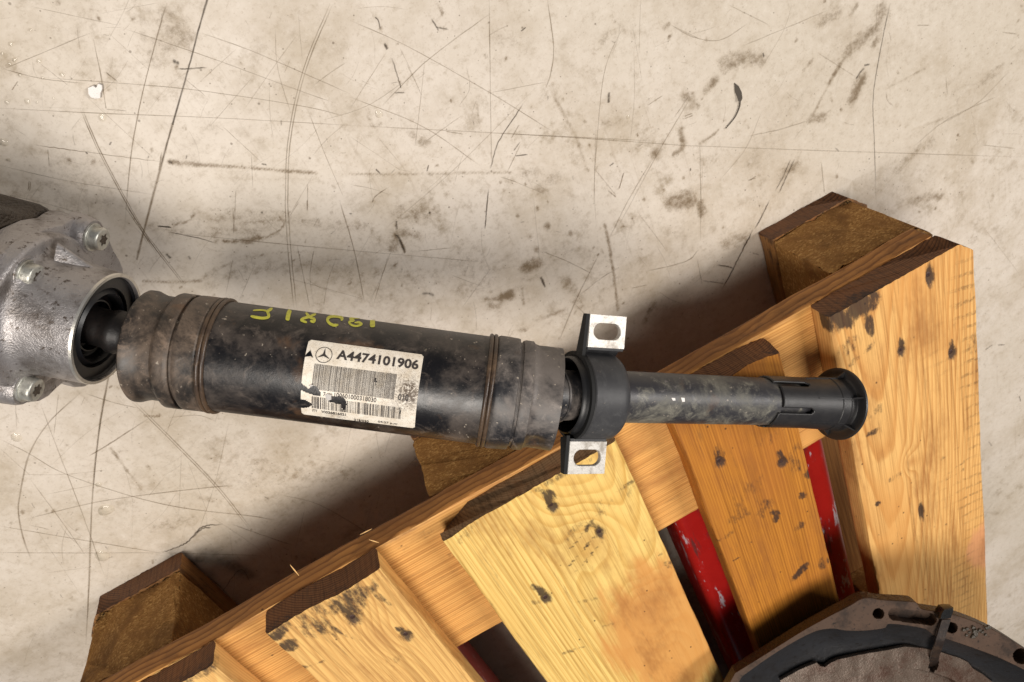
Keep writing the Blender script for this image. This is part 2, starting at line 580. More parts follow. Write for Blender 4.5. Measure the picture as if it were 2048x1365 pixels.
M['splinter'] = simple('wood_splinter', lin(226, 180, 116), 0.6, 0, 0.2, 300)
M['castiron'] = simple('oily_cast_iron', lin(78, 60, 48), 0.62, 0.0, 0.35, 90, lin(30, 23, 19), 0.95, 48, 0.4, 0.0006, **{'Specular IOR Level': 0.22})
M['castwall'] = simple('smooth_cast_wall', lin(44, 44, 46), 0.34, 0.1, 0.3, 60, lin(30, 26, 23), 0.85, 30, 0.3, 0.001)
M['plate'] = simple('oily_steel_plate', lin(90, 77, 67), 0.36, 0.25, 0.3, 140, lin(64, 38, 25), 0.95, 40, 0.4, 0.0005, **{'Specular IOR Level': 0.3})
M['tie'] = simple('cable_tie_nylon', lin(40, 32, 28), 0.35, 0, 0.2, 120, lin(86, 66, 50), 0.5, 60)
M['tie_head'] = simple('cable_tie_head_nylon', (0.008, 0.008, 0.008, 1), 0.25, 0, 0.2, 120)
M['grit'] = simple('grey_grit', lin(58, 50, 38), 0.5, 0.0, 0.4, 300)


def red_material():
    g = G('worn_red_paint')
    P = g.obj()
    n = g.noise(P, 24, 5, 0.7)
    c = g.mix(n, lin(150, 20, 18), lin(186, 38, 34))
    c = g.mix(g.m('MULTIPLY', g.step(g.noise(g.map(P, (60, 9, 60)), 1.0, 4, 0.7), 0.56, 0.66), 0.75), c, lin(70, 52, 52))
    c = g.mix(g.m('MULTIPLY', g.step(g.noise(g.map(P, (80, 14, 80), (0, 0, 0), (4, 1, 2)), 1.0, 5, 0.75), 0.575, 0.63), 0.85), c, lin(196, 196, 206))
    g.bump(n, 0.2, 0.0006)
    return g.set(c, 0.30, 0)


def label_material():
    g = G('label_paper')
    P = g.obj()
    n = g.noise(P, 120, 5, 0.75)
    c = g.mix(g.step(n, 0.35, 0.75), lin(240, 232, 218), lin(216, 202, 180))
    fine = g.noise(P, 1500, 2, 0.6)
    d = g.attr('grime')
    c = g.mix(g.m('MULTIPLY', g.step(fine, 0.56, 0.66), g.m('ADD', 0.35, g.m('MULTIPLY', d, 0.8)), clamp=True), c, lin(70, 56, 40))
    c = g.mix(g.m('MULTIPLY', d, g.step(g.noise(P, 700, 3, 0.7), 0.30, 0.62), clamp=True), c, lin(78, 60, 40))
    return g.set(c, 0.5, 0)


def water_material():
    g = G('clear_water')
    lw = g.N.new('ShaderNodeFresnel')
    lw.inputs['IOR'].default_value = 1.33
    tr = g.N.new('ShaderNodeBsdfTransparent')
    tr.inputs[0].default_value = (0.965, 0.965, 0.95, 1)
    gl = g.N.new('ShaderNodeBsdfGlossy')
    gl.inputs['Roughness'].default_value = 0.06
    mx = g.N.new('ShaderNodeMixShader')
    g.t.links.new(g.m('MULTIPLY', lw.outputs[0], 1.0, clamp=True), mx.inputs[0])
    g.t.links.new(tr.outputs[0], mx.inputs[1])
    g.t.links.new(gl.outputs[0], mx.inputs[2])
    g.t.links.new(mx.outputs[0], g.out.inputs[0])
    return g.mat


M['red'] = red_material()
M['label'] = label_material()
M['water'] = water_material()
M['chip'] = chip_material()
WOOD = dict(
    b1=wood_material('pine_board_golden', lin(230, 182, 112), lin(186, 120, 54), (-0.03, -0.060), (0.04, 0.035), 0.0046,
                     [(0.205, -0.012, 0.006, 0.006)], lin(212, 150, 80), 1.0, 0.8, [(0.40, 0.062, 0.022, lin(216, 150, 108), 0.7)], saw=(0.0, 0.055, 0.0135, 0.6)),
    b2=wood_material('pine_board_amber', lin(190, 126, 46), lin(146, 84, 24), (0.10, -0.03), (0.01, 0.01), 0.0036,
                     [], lin(168, 104, 44), 2.0, 0.8, soot=0.12),
    b3=wood_material('pine_board_pale', lin(236, 202, 122), lin(198, 148, 68), (0.035, -0.050), (0.03, 0.05), 0.0046,
                     [(0.085, 0.024, 0.020, 0.016), (0.20, 0.035, 0.022, 0.018)], lin(226, 184, 104), 3.0, 0.8,
                     [(0.245, 0.046, 0.058, lin(206, 142, 76), 0.8)]),
    b4=wood_material('pine_board_streaked', lin(230, 186, 114), lin(176, 118, 58), (-0.07, -0.05), (0.05, 0.03), 0.0058,
                     [(0.06, 0.012, 0.014, 0.010)], lin(220, 172, 104), 4.0, 0.6),
    b5=wood_material('pine_board_end', lin(234, 192, 122), lin(204, 148, 82), (0.05, -0.06), (0.02, 0.06), 0.0040, [], lin(214, 160, 92), 5.0, 0.8),
    st=wood_material('pine_stringer', lin(222, 170, 98), lin(184, 118, 54), (-0.16, -0.09), (0.02, 0.01), 0.0030, [], lin(216, 164, 96), 6.0, 1.0),
    bt=wood_material('pine_runner', lin(164, 118, 68), lin(118, 78, 40), (0.03, -0.06), (0.02, 0.05), 0.0040, [], lin(96, 64, 36), 7.0, 0.8, soot=0.2),
)
SAWN = wood_material('sawn_edge_weathered', lin(190, 132, 70), lin(120, 74, 34), (0.02, -0.03), (0.02, 0.01), 0.0036, [], lin(128, 80, 40), 10.0, 1.2, soot=0.25)
END = wood_material('end_grain_weathered', lin(132, 86, 50), lin(72, 42, 22), (0.02, -0.06), (0.0, 0.0), 0.0032, [], lin(84, 54, 34), 8.0, 1.2, soot=0.3)
END3 = wood_material('end_grain_grey', lin(158, 126, 92), lin(108, 80, 54), (0.02, -0.06), (0.0, 0.0), 0.0040, [], lin(104, 78, 54), 9.0, 0.8, soot=0.1)

# ------------------------------------------------------------------ floor
def make_floor():
    def axis(a, b, lo, hi, st):
        f = np.arange(a, b + 1e-9, st)
        return np.concatenate([np.linspace(lo, a, 12, endpoint=False), f, np.linspace(b, hi, 13)[1:]])
    xs = axis(-0.92, 0.24, -3.5, 3.5, 0.0014)
    ys = axis(-0.10, 0.43, -3.5, 3.5, 0.0014)
    X, Y = np.meshgrid(xs, ys)
    nx, ny = len(xs), len(ys)
    V = np.stack([X.ravel(), Y.ravel(), np.zeros(nx * ny)], 1)
    i = np.arange(nx * ny).reshape(ny, nx)
    F = np.stack([i[:-1, :-1].ravel(), i[:-1, 1:].ravel(), i[1:, 1:].ravel(), i[1:, :-1].ravel()], 1)
    P2 = V * np.array([1, 1, 0]) + np.array([7, 7, 0.3])
    ROT = np.array([[.80, -.60, 0], [.60, .80, 0], [0, 0, 1.]])
    n_mid = fbm((P2 @ ROT) * 24, 4, 3)
    n_fine = fbm((P2 @ ROT) * 75, 2, 9)
    stain = np.zeros(len(V))
    oil = np.zeros(len(V))

    def stroke(px, wpx, s, tgt, ragged=0.8, soft=1.0):
        """smear along a line seen at these photo pixels; width in photo pixels"""
        pts = np.array([at(a, b)[:2] for a, b in spline(px, 6)])
        wm = wpx * np.linalg.norm(at(px[0][0] + 1, px[0][1])[:2] - at(*px[0])[:2])
        wm = max(wm, .0013)
        if wpx >= 9: s *= 1.7
        lo, hi = pts.min(0) - wm * 4, pts.max(0) + wm * 4
        sel = np.where((V[:, 0] > lo[0]) & (V[:, 0] < hi[0]) & (V[:, 1] > lo[1]) & (V[:, 1] < hi[1]))[0]
        q = V[sel, :2]
        best = np.full(len(sel), 1e9)
        for a, b in zip(pts[:-1], pts[1:]):
            ab = b - a
            t = np.clip(((q - a) @ ab) / max(ab @ ab, 1e-12), 0, 1)
            best = np.minimum(best, np.linalg.norm(q - a - t[:, None] * ab, axis=1))
        d = best / wm * (1 + ragged * 2.2 * (n_mid[sel] - 0.5)) + ragged * 1.0 * (n_fine[sel] - 0.5)
        tgt[sel] = np.maximum(tgt[sel], s * np.exp(-np.clip(d, 0, None) ** 2 * soft))

    Z = lambda pts, ox, oy, sc: [(ox + a / sc, oy + b / sc) for a, b in pts]
    A = lambda *p: Z(p, 0, 0, 2.926)
    B = lambda *p: Z(p, 700, 0, 2.926)
    Cc = lambda *p: Z(p, 1348, 0, 2.926)
    D = lambda *p: Z(p, 250, 400, 2.731)
    E = lambda *p: Z(p, 1000, 240, 2.967)
    K = lambda *p: Z(p, 0, 780, 3.25)
    S_ = stain
    stroke(A((990, 945), (1150, 965), (1350, 975), (1650, 1000), (1850, 1012)), 5.5, 0.75, S_)
    stroke(A((1250, 1045), (1600, 1050), (1850, 1055)), 5, 0.25, S_)
    stroke(D((540, 228), (640, 228), (700, 218), (760, 205), (830, 180), (870, 130), (845, 92)), 4.0, 0.85, S_)
    stroke(D((640, 226), (690, 220), (730, 208)), 7.0, 0.9, S_)
    stroke(D((260, 140), (340, 120), (380, 80)), 3, 0.7, S_)
    stroke(D((610, 125), (850, 112)), 3.5, 0.5, S_)
    stroke(D((440, 150), (560, 162), (700, 160)), 3, 0.5, S_)
    stroke(D((450, 50), (700, 60), (900, 70)), 4, 0.4, S_)
    stroke(D((400, 100), (900, 120), (1300, 150)), 26, 0.20, S_)
    stroke(D((100, 445), (300, 450), (410, 442)), 3.5, 0.6, S_)
    stroke(D((415, 440), (470, 395), (620, 335), (780, 295), (980, 285)), 4, 0.42, S_)
    stroke(D((480, 440), (700, 380), (1000, 370), (1300, 400), (1700, 420)), 34, 0.17, S_)
    stroke(D((1475, 190), (1505, 230), (1530, 285)), 3.6, 0.85, S_)
    stroke(D((1500, 90), (1480, 140), (1530, 190)), 3, 0.5, S_)
    stroke(D((1345, 180), (1355, 160)), 6, 0.5, S_)
    stroke(D((1460, 270), (1500, 180), (1600, 200)), 14, 0.3, S_)
    stroke(D((1500, 100), (1700, 60)), 14, 0.22, S_)
    stroke(D((1960, 540), (2040, 545)), 7, 0.6, S_)
    stroke(D((1990, 580), (2040, 580)), 14, 0.3, S_)
    stroke(B((1190, 560), (1260, 690), (1320, 800), (1380, 960)), 4, 0.42, S_)
    stroke(B((1480, 250), (1530, 190), (1600, 178)), 7, 0.4, S_)
    stroke(B((1845, 165), (1865, 145)), 5, 0.55, S_)
    stroke(B((1870, 1190), (2000, 1180)), 14, 0.42, S_)
    stroke(B((1780, 910), (1830, 840)), 12, 0.36, S_)
    stroke(B((1940, 780), (1950, 860), (1900, 900)), 9, 0.36, S_)
    stroke(B((1960, 560), (2030, 620)), 12, 0.34, S_)
    stroke(B((300, 1260), (420, 1250)), 28, 0.28, S_)
    stroke(B((740, 610), (750, 680), (760, 750)), 3.5, 0.4, S_)
    stroke(B((500, 20), (540, 80), (500, 140), (560, 170)), 5, 0.45, S_)
    stroke(B((380, 800), (440, 840)), 14, 0.26, S_)
    stroke(B((100, 640), (130, 740), (180, 730)), 7, 0.34, S_)
    stroke(B((1200, 300), (1340, 420), (1460, 540)), 6, 0.20, S_)
    stroke(B((850, 220), (980, 240)), 14, 0.2, S_)
    stroke(B((1020, 1010), (1200, 1040), (1100, 1100)), 16, 0.2, S_)
    stroke(B((0, 1020), (350, 1020), (950, 1010)), 1.6, 0.5, S_)
    stroke(B((1480, 720), (1600, 730)), 12, 0.16, S_)
    stroke(Cc((300, 390), (440, 340), (520, 360)), 14, 0.33, S_)
    stroke(Cc((190, 530), (240, 470)), 10, 0.40, S_)
    stroke(Cc((40, 760), (50, 860)), 9, 0.42, S_)
    stroke(Cc((150, 840), (230, 790), (260, 760)), 5, 0.6, S_)
    stroke(Cc((1170, 265), (1190, 235)), 6, 0.62, S_)
    stroke(Cc((1000, 330), (1060, 260), (1180, 150), (1210, 60)), 13, 0.33, S_)
    stroke(Cc((905, 490), (940, 430), (970, 380)), 5, 0.75, S_)
    stroke(Cc((1045, 590), (1100, 460)), 9, 0.45, S_)
    stroke(Cc((820, 670), (850, 600), (900, 510)), 3, 0.45, S_)
    stroke(Cc((820, 340), (760, 410)), 4, 0.45, S_)
    stroke(Cc((1030, 100), (1070, 30)), 5, 0.5, S_)
    stroke(Cc((850, 130), (960, 80)), 12, 0.26, S_)
    stroke(Cc((1240, 520), (1380, 450), (1470, 400)), 4, 0.36, S_)
    stroke(Cc((1300, 1000), (1400, 900), (1500, 830)), 14, 0.22, S_)
    stroke(Cc((1390, 765), (1520, 715), (1600, 690)), 4, 0.42, S_)
    stroke(Cc((800, 700), (870, 690)), 9, 0.3, S_)
    stroke(Cc((0, 1170), (80, 1160)), 14, 0.42, S_)
    stroke(Cc((150, 1200), (160, 1250)), 9, 0.42, S_)
    stroke(Cc((1400, 1170), (1560, 1150)), 12, 0.3, S_)
    stroke(Cc((1800, 480), (1900, 400)), 12, 0.22, S_)
    stroke(Cc((1740, 880), (1750, 960)), 5, 0.28, S_)
    stroke(Cc((640, 1020), (720, 960)), 14, 0.3, S_)
    stroke(E((620, 620), (650, 760), (680, 960), (700, 1130)), 4.4, 0.65, S_)
    stroke(E((150, 880), (220, 860)), 12, 0.5, S_)
    stroke(E((0, 1060), (60, 1040)), 12, 0.5, S_)
    stroke(E((400, 960), (480, 1090)), 14, 0.26, S_)
    stroke(E((130, 1000), (140, 1100)), 5, 0.4, S_)
    stroke(E((220, 1190), (380, 1130)), 5, 0.4, S_)
    stroke(E((120, 1250), (160, 1240)), 8, 0.5, S_)
    stroke(E((910, 1090), (860, 1200)), 6, 0.5, S_)
    stroke(E((1340, 740), (1450, 700)), 14, 0.3, S_)
    stroke(K((720, 380), (800, 490), (920, 650)), 2.6, 0.55, S_)
    stroke(K((940, 170), (1040, 172)), 2.4, 0.85, S_)
    stroke(K((960, 500), (980, 520)), 6, 0.4, S_)
    stroke(K((1300, 700), (1380, 720)), 9, 0.3, S_)
    stroke(K((1000, 900), (1250, 840)), 22, 0.20, S_)
    for px, w_, s_2 in (([(300, 455), (420, 470), (560, 450)], 24, .20), ([(330, 440), (520, 470), (760, 480)], 40, .13), ([(760, 470), (830, 500)], 30, .16), ([(1050, 560), (1130, 500)], 34, .15), ([(1230, 560), (1350, 620), (1480, 560)], 34, .12),
                       ([(1700, 60), (1640, 150), (1500, 320)], 40, .12), ([(1980, 150), (1850, 280), (1760, 360)], 36, .12), ([(520, 930), (700, 960)], 40, .16), ([(60, 1080), (250, 1060)], 36, .10), ([(1060, 330), (1100, 440), (1180, 520)], 40, .10), ([(0, 380), (160, 420)], 30, .16)):
        stroke(px, w_, s_2, S_, 1.2)
    for x, y, r, s in ((0, 0, 260, 0.10), (120, 60, 120, 0.12), (350, 60, 40, 0.3), (330, 250, 30, 0.14), (420, 255, 22, 0.2), (380, 300, 40, 0.12),
                       (150, 400, 120, 0.16), (400, 640, 60, 0.12), (820, 250, 120, 0.10), (900, 60, 140, 0.09), (540, 950, 120, 0.14),
                       (300, 1000, 200, 0.10), (100, 1250, 120, 0.08), (720, 560, 120, 0.14), (960, 560, 70, 0.16)):
        stroke([(x - r * 0.2, y), (x + r * 0.2, y + r * 0.1)], r, s, S_, 1.3)
    # drops of old oil
    for a, b, r in ((880, 1065, 3), (900, 1115, 3), (1025, 1080, 3.2), (1095, 1215, 4.2), (1155, 1180, 3), (1155, 1325, 7), (980, 1260, 4.2),
                    (465, 1245, 3), (1060, 625, 4), (1515, 590, 3.2), (1720, 1165, 3.5), (1835, 1110, 2.6), (1245, 580, 2.8), (210, 270, 3.6),
                    (180, 165, 2.6), (290, 480, 3), (590, 590, 3.4), (1400, 850, 3.4), (1680, 790, 2), (1950, 1040, 2)):
        p = B((a, b))[0]
        stroke([p, (p[0] + 1, p[1] + 1.5)], r, 0.75, S_, 0.3)
    for a, b, r in ((975, 640, 2.6), (1530, 1220, 3), (1435, 1240, 2.6), (160, 580, 2), (880, 5, 3), (1660, 790, 2.4)):
        p = Cc((a, b))[0]
        stroke([p, (p[0] + 1, p[1] + 1)], r, 0.75, S_, 0.3)
    for a, b, r in ((275, 635, 6), (180, 690, 4.5), (215, 768, 6), (415, 675, 7), (105, 570, 3.6), (220, 520, 3.6), (150, 380, 3), (530, 150, 3.4), (705, 595, 2), (580, 800, 2.4)):
        p = E((a, b))[0]
        stroke([p, (p[0] + 1, p[1] + 1)], r, 0.7, S_, 0.4)
    rs = random.Random(4)
    for _ in range(260):
        x, y = rs.uniform(0, 2048), rs.uniform(0, 1250)
        stroke([(x, y), (x + rs.uniform(-4, 4), y + rs.uniform(-5, 5))], rs.uniform(1.4, 2.6), rs.uniform(0.25, 0.7), S_, 0.6)
    # flaked, oil-soaked patch beside the corner block of the pallet
    stroke([(356, 1128), (385, 1160), (415, 1195), (445, 1225)], 30, 0.7, oil, 0.6)
    stroke([(380, 1120), (440, 1120), (500, 1150)], 22, 0.35, oil, 0.8)
    me = bpy.data.meshes.new('floor')
    me.vertices.add(len(V))
    me.vertices.foreach_set('co', V.ravel())
    me.loops.add(F.size)
    me.loops.foreach_set('vertex_index', F.ravel().astype(np.int32))
    me.polygons.add(len(F))
    me.polygons.foreach_set('loop_start', np.arange(0, F.size, 4, dtype=np.int32))
    me.update(calc_edges=True)
    me.materials.append(M['floor'])
    for k, v in (('stain', stain), ('oil', oil)):
        a = me.attributes.new(k, 'FLOAT', 'POINT')
        a.data.foreach_set('value', v.astype(np.float32))
    o = bpy.data.objects.new('floor', me)
    COL.objects.link(o)
    ORIG[o.name] = np.zeros(3)
    return tag(o, 'scuffed cream painted concrete floor with scratches and oil drops', None, None, 'structure')


floor = make_floor()


def make_marks():
    """scratches and cracks lie on the paint as hair-thin films of grime"""
    RB = {'scratch': [], 'crack': []}
    cnt = [0]

    def mk(kind, px, w, a, jit=0.0, dbl=0.0, taper=True):
        pts = spline(px, 10)
        if jit:
            n = len(pts)
            rr = np.random.RandomState(cnt[0] + 5)
            pts = pts + np.cumsum(rr.uniform(-1, 1, (n, 2)), 0) * jit * 0.4 + rr.uniform(-jit, jit, (n, 2))
        W = np.array([at(*p) for p in pts])
        d = np.gradient(W, axis=0)
        d /= np.linalg.norm(d, axis=1)[:, None] + 1e-12
        nv = np.stack([-d[:, 1], d[:, 0], np.zeros(len(d))], 1)
        mm = np.linalg.norm(at(px[0][0] + 1, px[0][1]) - at(*px[0]))
        for off in ((0,) if not dbl else (-dbl / 2, dbl / 2)):
            cnt[0] += 1
            z = 0.00015 + cnt[0] * 5e-7
            k = len(W)
            t = np.linspace(0, 1, k)
            tp = np.clip(np.minimum(t, 1 - t) * 8, 0.15, 1) if taper else np.ones(k)
            rr = np.random.RandomState(cnt[0])
            hw = mm * w / 2 * (0.75 + 0.5 * np.interp(t, np.linspace(0, 1, 9), rr.rand(9)))
            al = a * tp * (0.55 + 0.6 * np.interp(t, np.linspace(0, 1, 13), rr.rand(13)))
            c = W + nv * off * mm
            L, Rr = c + nv * hw[:, None] * 1.5, c - nv * hw[:, None] * 1.5
            VV = np.concatenate([L, c, Rr])
            VV[:, 2] = z
            FF = []
            for i in range(k - 1):
                FF += [(i, i + 1, k + i + 1, k + i), (k + i, k + i + 1, 2 * k + i + 1, 2 * k + i)]
            RB[kind].append((VV, FF, np.concatenate([al * 0.0, al * 1.35, al * 0.0])))

    Z = lambda pts, ox, oy, sc: [(ox + a / sc, oy + b / sc) for a, b in pts]
    A = lambda *p: Z(p, 0, 0, 2.926)
    B = lambda *p: Z(p, 700, 0, 2.926)
    Cc = lambda *p: Z(p, 1348, 0, 2.926)
    D = lambda *p: Z(p, 250, 400, 2.731)
    E = lambda *p: Z(p, 1000, 240, 2.967)
    K = lambda *p: Z(p, 0, 780, 3.25)
    c_, s_ = 'crack', 'scratch'
    # the long joint line from the top of the view down under the shaft
    mk(c_, A((1225, -40), (1165, 165), (1110, 380), (1010, 730)), 3.8, 1.0, 0.25, taper=False)
    mk(s_, A((1010, 725), (940, 980), (845, 1340), (800, 1520)), 5.0, 0.95, 0.2, taper=False)
    mk(c_, A((1010, 725), (940, 980)), 2.4, 0.6, 0.2)
    mk(s_, [(225, 720), (212, 780), (197, 872), (185, 995), (178, 1170), (172, 1290)], 3.6, 0.9, 0.2)
    mk(c_, [(212, 780), (197, 872), (185, 995)], 1.6, 0.5)
    for px, w_, a_, j, db in (
            (A((975, 20), (935, 160), (870, 400), (810, 660), (765, 930), (730, 1340)), 2.4, .75, .2, 0),
            (A((475, 640), (600, 920), (830, 1340), (920, 1480)), 2.2, .8, .2, 4),
            (A((0, 400), (240, 460), (500, 490)), 1.8, .7, .2, 0), (A((240, 455), (720, 490), (1150, 530), (1750, 620), (2048, 690)), 1.8, .6, .2, 0),
            (A((0, 635), (600, 665), (1240, 690), (2048, 735)), 2, .65, .1, 0), (A((0, 415), (300, 290), (540, 190)), 1.6, .6, .2, 0),
            (A((545, 225), (590, 440), (615, 600), (620, 640)), 2, .8, .2, 0), (A((620, 640), (740, 650)), 2, .5, .4, 0),
            (A((730, 170), (1000, 260), (1290, 360), (1750, 530), (1950, 600)), 2, .6, .2, 0), (A((1180, 195), (1450, 290), (1800, 440), (2048, 550)), 2, .6, .2, 0),
            (A((1940, 20), (1780, 420), (1690, 850), (1675, 1340)), 2, .7, .2, 5), (A((1610, 170), (1625, 400), (1700, 660)), 1.6, .5, .2, 0),
            (A((200, 850), (500, 890), (930, 945)), 1.6, .9, .7, 0), (A((1480, 450), (1230, 740)), 1.4, .4, .2, 0), (A((1290, 730), (1530, 950)), 1.4, .5, .3, 0),
            (A((1800, 640), (1900, 900), (2010, 1150)), 1.6, .5, .2, 0), (A((0, 970), (400, 1060), (900, 1140)), 1.6, .5, .2, 0), (A((0, 1130), (300, 1200), (600, 1290)), 1.6, .5, .2, 0),
            (A((945, 890), (930, 1000)), 2, .8, .2, 0), (A((620, 425), (690, 480)), 2.4, .9, .1, 0), (A((1080, 460), (1200, 560)), 1.6, .5, .2, 0),
            (A((1380, 290), (1170, 480)), 1.4, .4, .2, 0), (A((180, 40), (700, 150)), 1.4, .5, .2, 0), (A((640, 200), (880, 420)), 1.2, .4, .2, 0), (A((500, 560), (900, 930)), 1.2, .4, .2, 0),
            (A((230, 370), (400, 500)), 1.4, .5, .2, 0), (A((1470, 900), (1480, 1100)), 1.4, .5, .2, 0), (A((1380, 1110), (1370, 1340)), 1.6, .6, .2, 0), (A((1800, 1080), (1800, 1240)), 1.6, .7, .1, 0),
            (A((175, 1060), (170, 1120)), 1.8, .8, .1, 3), (A((280, 870), (290, 980)), 1.6, .6, .2, 0), (A((70, 530), (105, 475)), 2, .9, .2, 0), (A((1830, 1030), (1700, 1250)), 1.4, .4, .2, 0),
            (B((815, 0), (822, 540), (830, 980)), 1.8, .65, .2, 0), (B((0, 120), (330, 270), (820, 545), (1200, 780)), 1.8, .6, .2, 0), (B((820, 80), (460, 350), (190, 620)), 1.8, .6, .3, 0),
            (B((1155, 0), (1190, 270), (1175, 420), (1140, 530)), 2, .75, .2, 0), (B((820, 545), (1150, 480)), 1.4, .5, .2, 0), (B((0, 735), (850, 780), (1430, 815), (2048, 860)), 1.8, .6, .1, 0),
            (B((1100, 500), (600, 1000), (200, 1345)), 1.4, .4, .2, 0), (B((2000, 560), (1800, 900), (1560, 1345)), 1.6, .5, .2, 0), (B((1600, 150), (1490, 420), (1440, 900), (1425, 1200)), 1.6, .5, .2, 0),
            (B((1660, 290), (1665, 560), (1640, 830)), 1.4, .4, .2, 0), (B((0, 570), (420, 740), (760, 970)), 1.8, .55, .2, 0), (B((0, 640), (210, 310)), 1.4, .5, .3, 0), (B((440, 330), (400, 700), (380, 860)), 1.5, .5, .2, 0),
            (B((1000, 840), (920, 1010)), 1.6, .55, .2, 0), (B((990, 730), (945, 810)), 2, .7, .2, 0), (B((650, 680), (440, 830)), 1.5, .5, .3, 0), (B((1700, 0), (1690, 330)), 1.4, .4, .1, 0),
            (B((1880, 150), (2048, 230)), 1.4, .5, .1, 0), (B((1830, 560), (1740, 620)), 2, .6, .2, 0), (B((220, 1100), (150, 1150), (130, 1190)), 2, .8, .2, 0), (B((330, 370), (420, 560)), 1.4, .4, .3, 0),
            (B((680, 380), (700, 520), (640, 620)), 1.4, .4, .3, 0), (B((1430, 990), (1560, 1150)), 1.6, .5, .3, 0), (B((880, 1030), (1150, 1140)), 1.2, .4, .2, 0), (B((1600, 1010), (1575, 1110)), 1.8, .6, .3, 0),
            (B((0, 800), (300, 1000)), 1.2, .35, .2, 0), (B((160, 800), (320, 990)), 1.2, .35, .2, 0), (B((560, 770), (660, 785)), 2, .7, .2, 0), (B((290, 280), (340, 380), (420, 560)), 1.2, .4, .2, 0),
            (D((880, 0), (900, 300), (930, 590)), 2, .7, .2, 6), (D((1170, 0), (1250, 270), (1310, 560)), 2.2, .75, .2, 0), (D((940, 250), (1010, 590)), 2, .6, .2, 0),
            (D((240, 180), (950, 250), (1500, 300), (1970, 340)), 1.8, .55, .1, 0), (D((1440, 300), (1360, 560)), 1.5, .5, .2, 0), (D((590, 60), (595, 190)), 1.8, .8, .1, 0), (D((995, 0), (995, 60)), 2, .8, .1, 0),
            (D((590, 320), (550, 520)), 1.4, .5, .2, 0), (D((710, 350), (620, 560)), 1.4, .4, .2, 0), (D((950, 10), (900, 90)), 1.5, .5, .2, 0), (D((1780, 410), (1940, 470)), 1.4, .4, .2, 0), (D((1840, 590), (2000, 370)), 1.4, .4, .2, 0),
            (D((0, 30), (120, 200), (330, 470)), 2.2, .75, .2, 4), (D((1600, 280), (1780, 262)), 1.6, .6, .2, 0), (D((1030, 280), (1010, 400)), 1.3, .5, .2, 0), (D((900, 430), (1300, 540)), 1.4, .4, .2, 0),
            (Cc((0, 160), (120, 220), (270, 235), (430, 140)), 1.8, .6, .2, 0), (Cc((690, 20), (640, 180), (500, 420)), 1.2, .35, .3, 0), (Cc((0, 850), (800, 880), (2048, 920)), 1.6, .5, .1, 0),
            (Cc((400, 270), (620, 180), (900, 60)), 1.6, .4, .3, 0), (Cc((320, 30), (560, 150)), 1.4, .4, .2, 0), (Cc((840, 310), (1060, 450)), 1.4, .4, .2, 0), (Cc((150, 840), (160, 1300)), 1.4, .45, .2, 0),
            (Cc((860, 940), (875, 1080), (880, 1130)), 1.8, .6, .2, 0), (Cc((1240, 540), (1250, 590), (1280, 620)), 1.6, .5, .2, 0), (Cc((1590, 450), (1600, 560)), 1.4, .4, .1, 0), (Cc((1900, 560), (1600, 700), (1400, 860)), 1.6, .4, .3, 0),
            (Cc((1960, 420), (1780, 600), (1560, 730)), 1.8, .4, .3, 0), (Cc((430, 800), (620, 760), (780, 710)), 1.8, .5, .4, 0), (Cc((1180, 180), (1190, 20)), 1.4, .5, .2, 0), (Cc((1800, 850), (2000, 870)), 1.4, .4, .2, 0),
            (Cc((60, 690), (110, 670)), 2, .7, .2, 4), (Cc((0, 690), (90, 560)), 1.8, .5, .3, 0), (Cc((1420, 150), (1500, 150)), 1.8, .5, .2, 0), (Cc((1920, 190), (2010, 200)), 1.6, .5, .2, 0), (Cc((440, 1060), (480, 1030)), 2, .7, .2, 0),
            (E((590, 790), (460, 1050), (350, 1310)), 2, .7, .2, 0), (E((250, 780), (400, 840), (540, 910)), 1.8, .65, .2, 0), (E((460, 1050), (600, 940), (700, 880)), 1.8, .5, .3, 0), (E((900, 240), (760, 480), (640, 720)), 1.8, .5, .3, 0),
            (E((570, 0), (560, 400), (570, 640)), 1.4, .4, .1, 0), (E((640, 420), (690, 460)), 2, .7, .2, 0), (E((735, 310), (705, 410)), 2, .7, .2, 0), (E((1180, 770), (1100, 840), (860, 900)), 2, .6, .3, 0), (E((0, 80), (400, 100), (900, 125)), 1.6, .5, .1, 0),
            (E((780, 1000), (870, 980)), 2, .6, .3, 0), (E((1190, 340), (1190, 720)), 1.3, .4, .2, 0), (E((1170, 830), (1200, 980)), 1.6, .5, .3, 0), (E((450, 1100), (530, 1180)), 1.8, .6, .2, 0), (E((0, 340), (100, 370)), 1.6, .5, .2, 0),
            (E((1470, 360), (1520, 345)), 2, .6, .2, 0), (E((810, 540), (990, 780)), 1.4, .4, .3, 0), (E((200, 470), (240, 900)), 1.3, .4, .4, 0),
            (K((520, 20), (320, 210), (190, 420), (130, 680), (120, 800), (150, 960), (200, 1100)), 3.2, .8, .1, 0), (K((0, 320), (180, 410), (420, 545), (850, 690), (1200, 770), (1625, 820), (1800, 850)), 2.4, .8, .1, 0),
            (K((150, 845), (600, 735), (960, 680), (1400, 630), (1500, 625)), 2.4, .8, .1, 0), (K((0, 885), (500, 970), (1050, 1060)), 2, .75, .1, 0), (K((0, 1058), (500, 1060), (1050, 1058)), 1.8, .75, .1, 0),
            (K((960, 190), (700, 360), (580, 430)), 2.6, .85, .2, 0), (K((860, 70), (1150, 360), (1400, 620), (1625, 900)), 2.2, .7, .1, 5), (K((265, 95), (350, 320), (450, 580), (570, 900), (690, 1240)), 1.8, .65, .2, 0),
            (K((190, 570), (420, 880), (560, 1080)), 1.8, .6, .2, 0), (K((560, 25), (730, 80), (900, 120)), 1.8, .7, .2, 0), (K((1100, 180), (1280, 165), (1400, 200)), 1.6, .6, .2, 0), (K((1490, 200), (1400, 600), (1300, 900)), 1.5, .5, .3, 0),
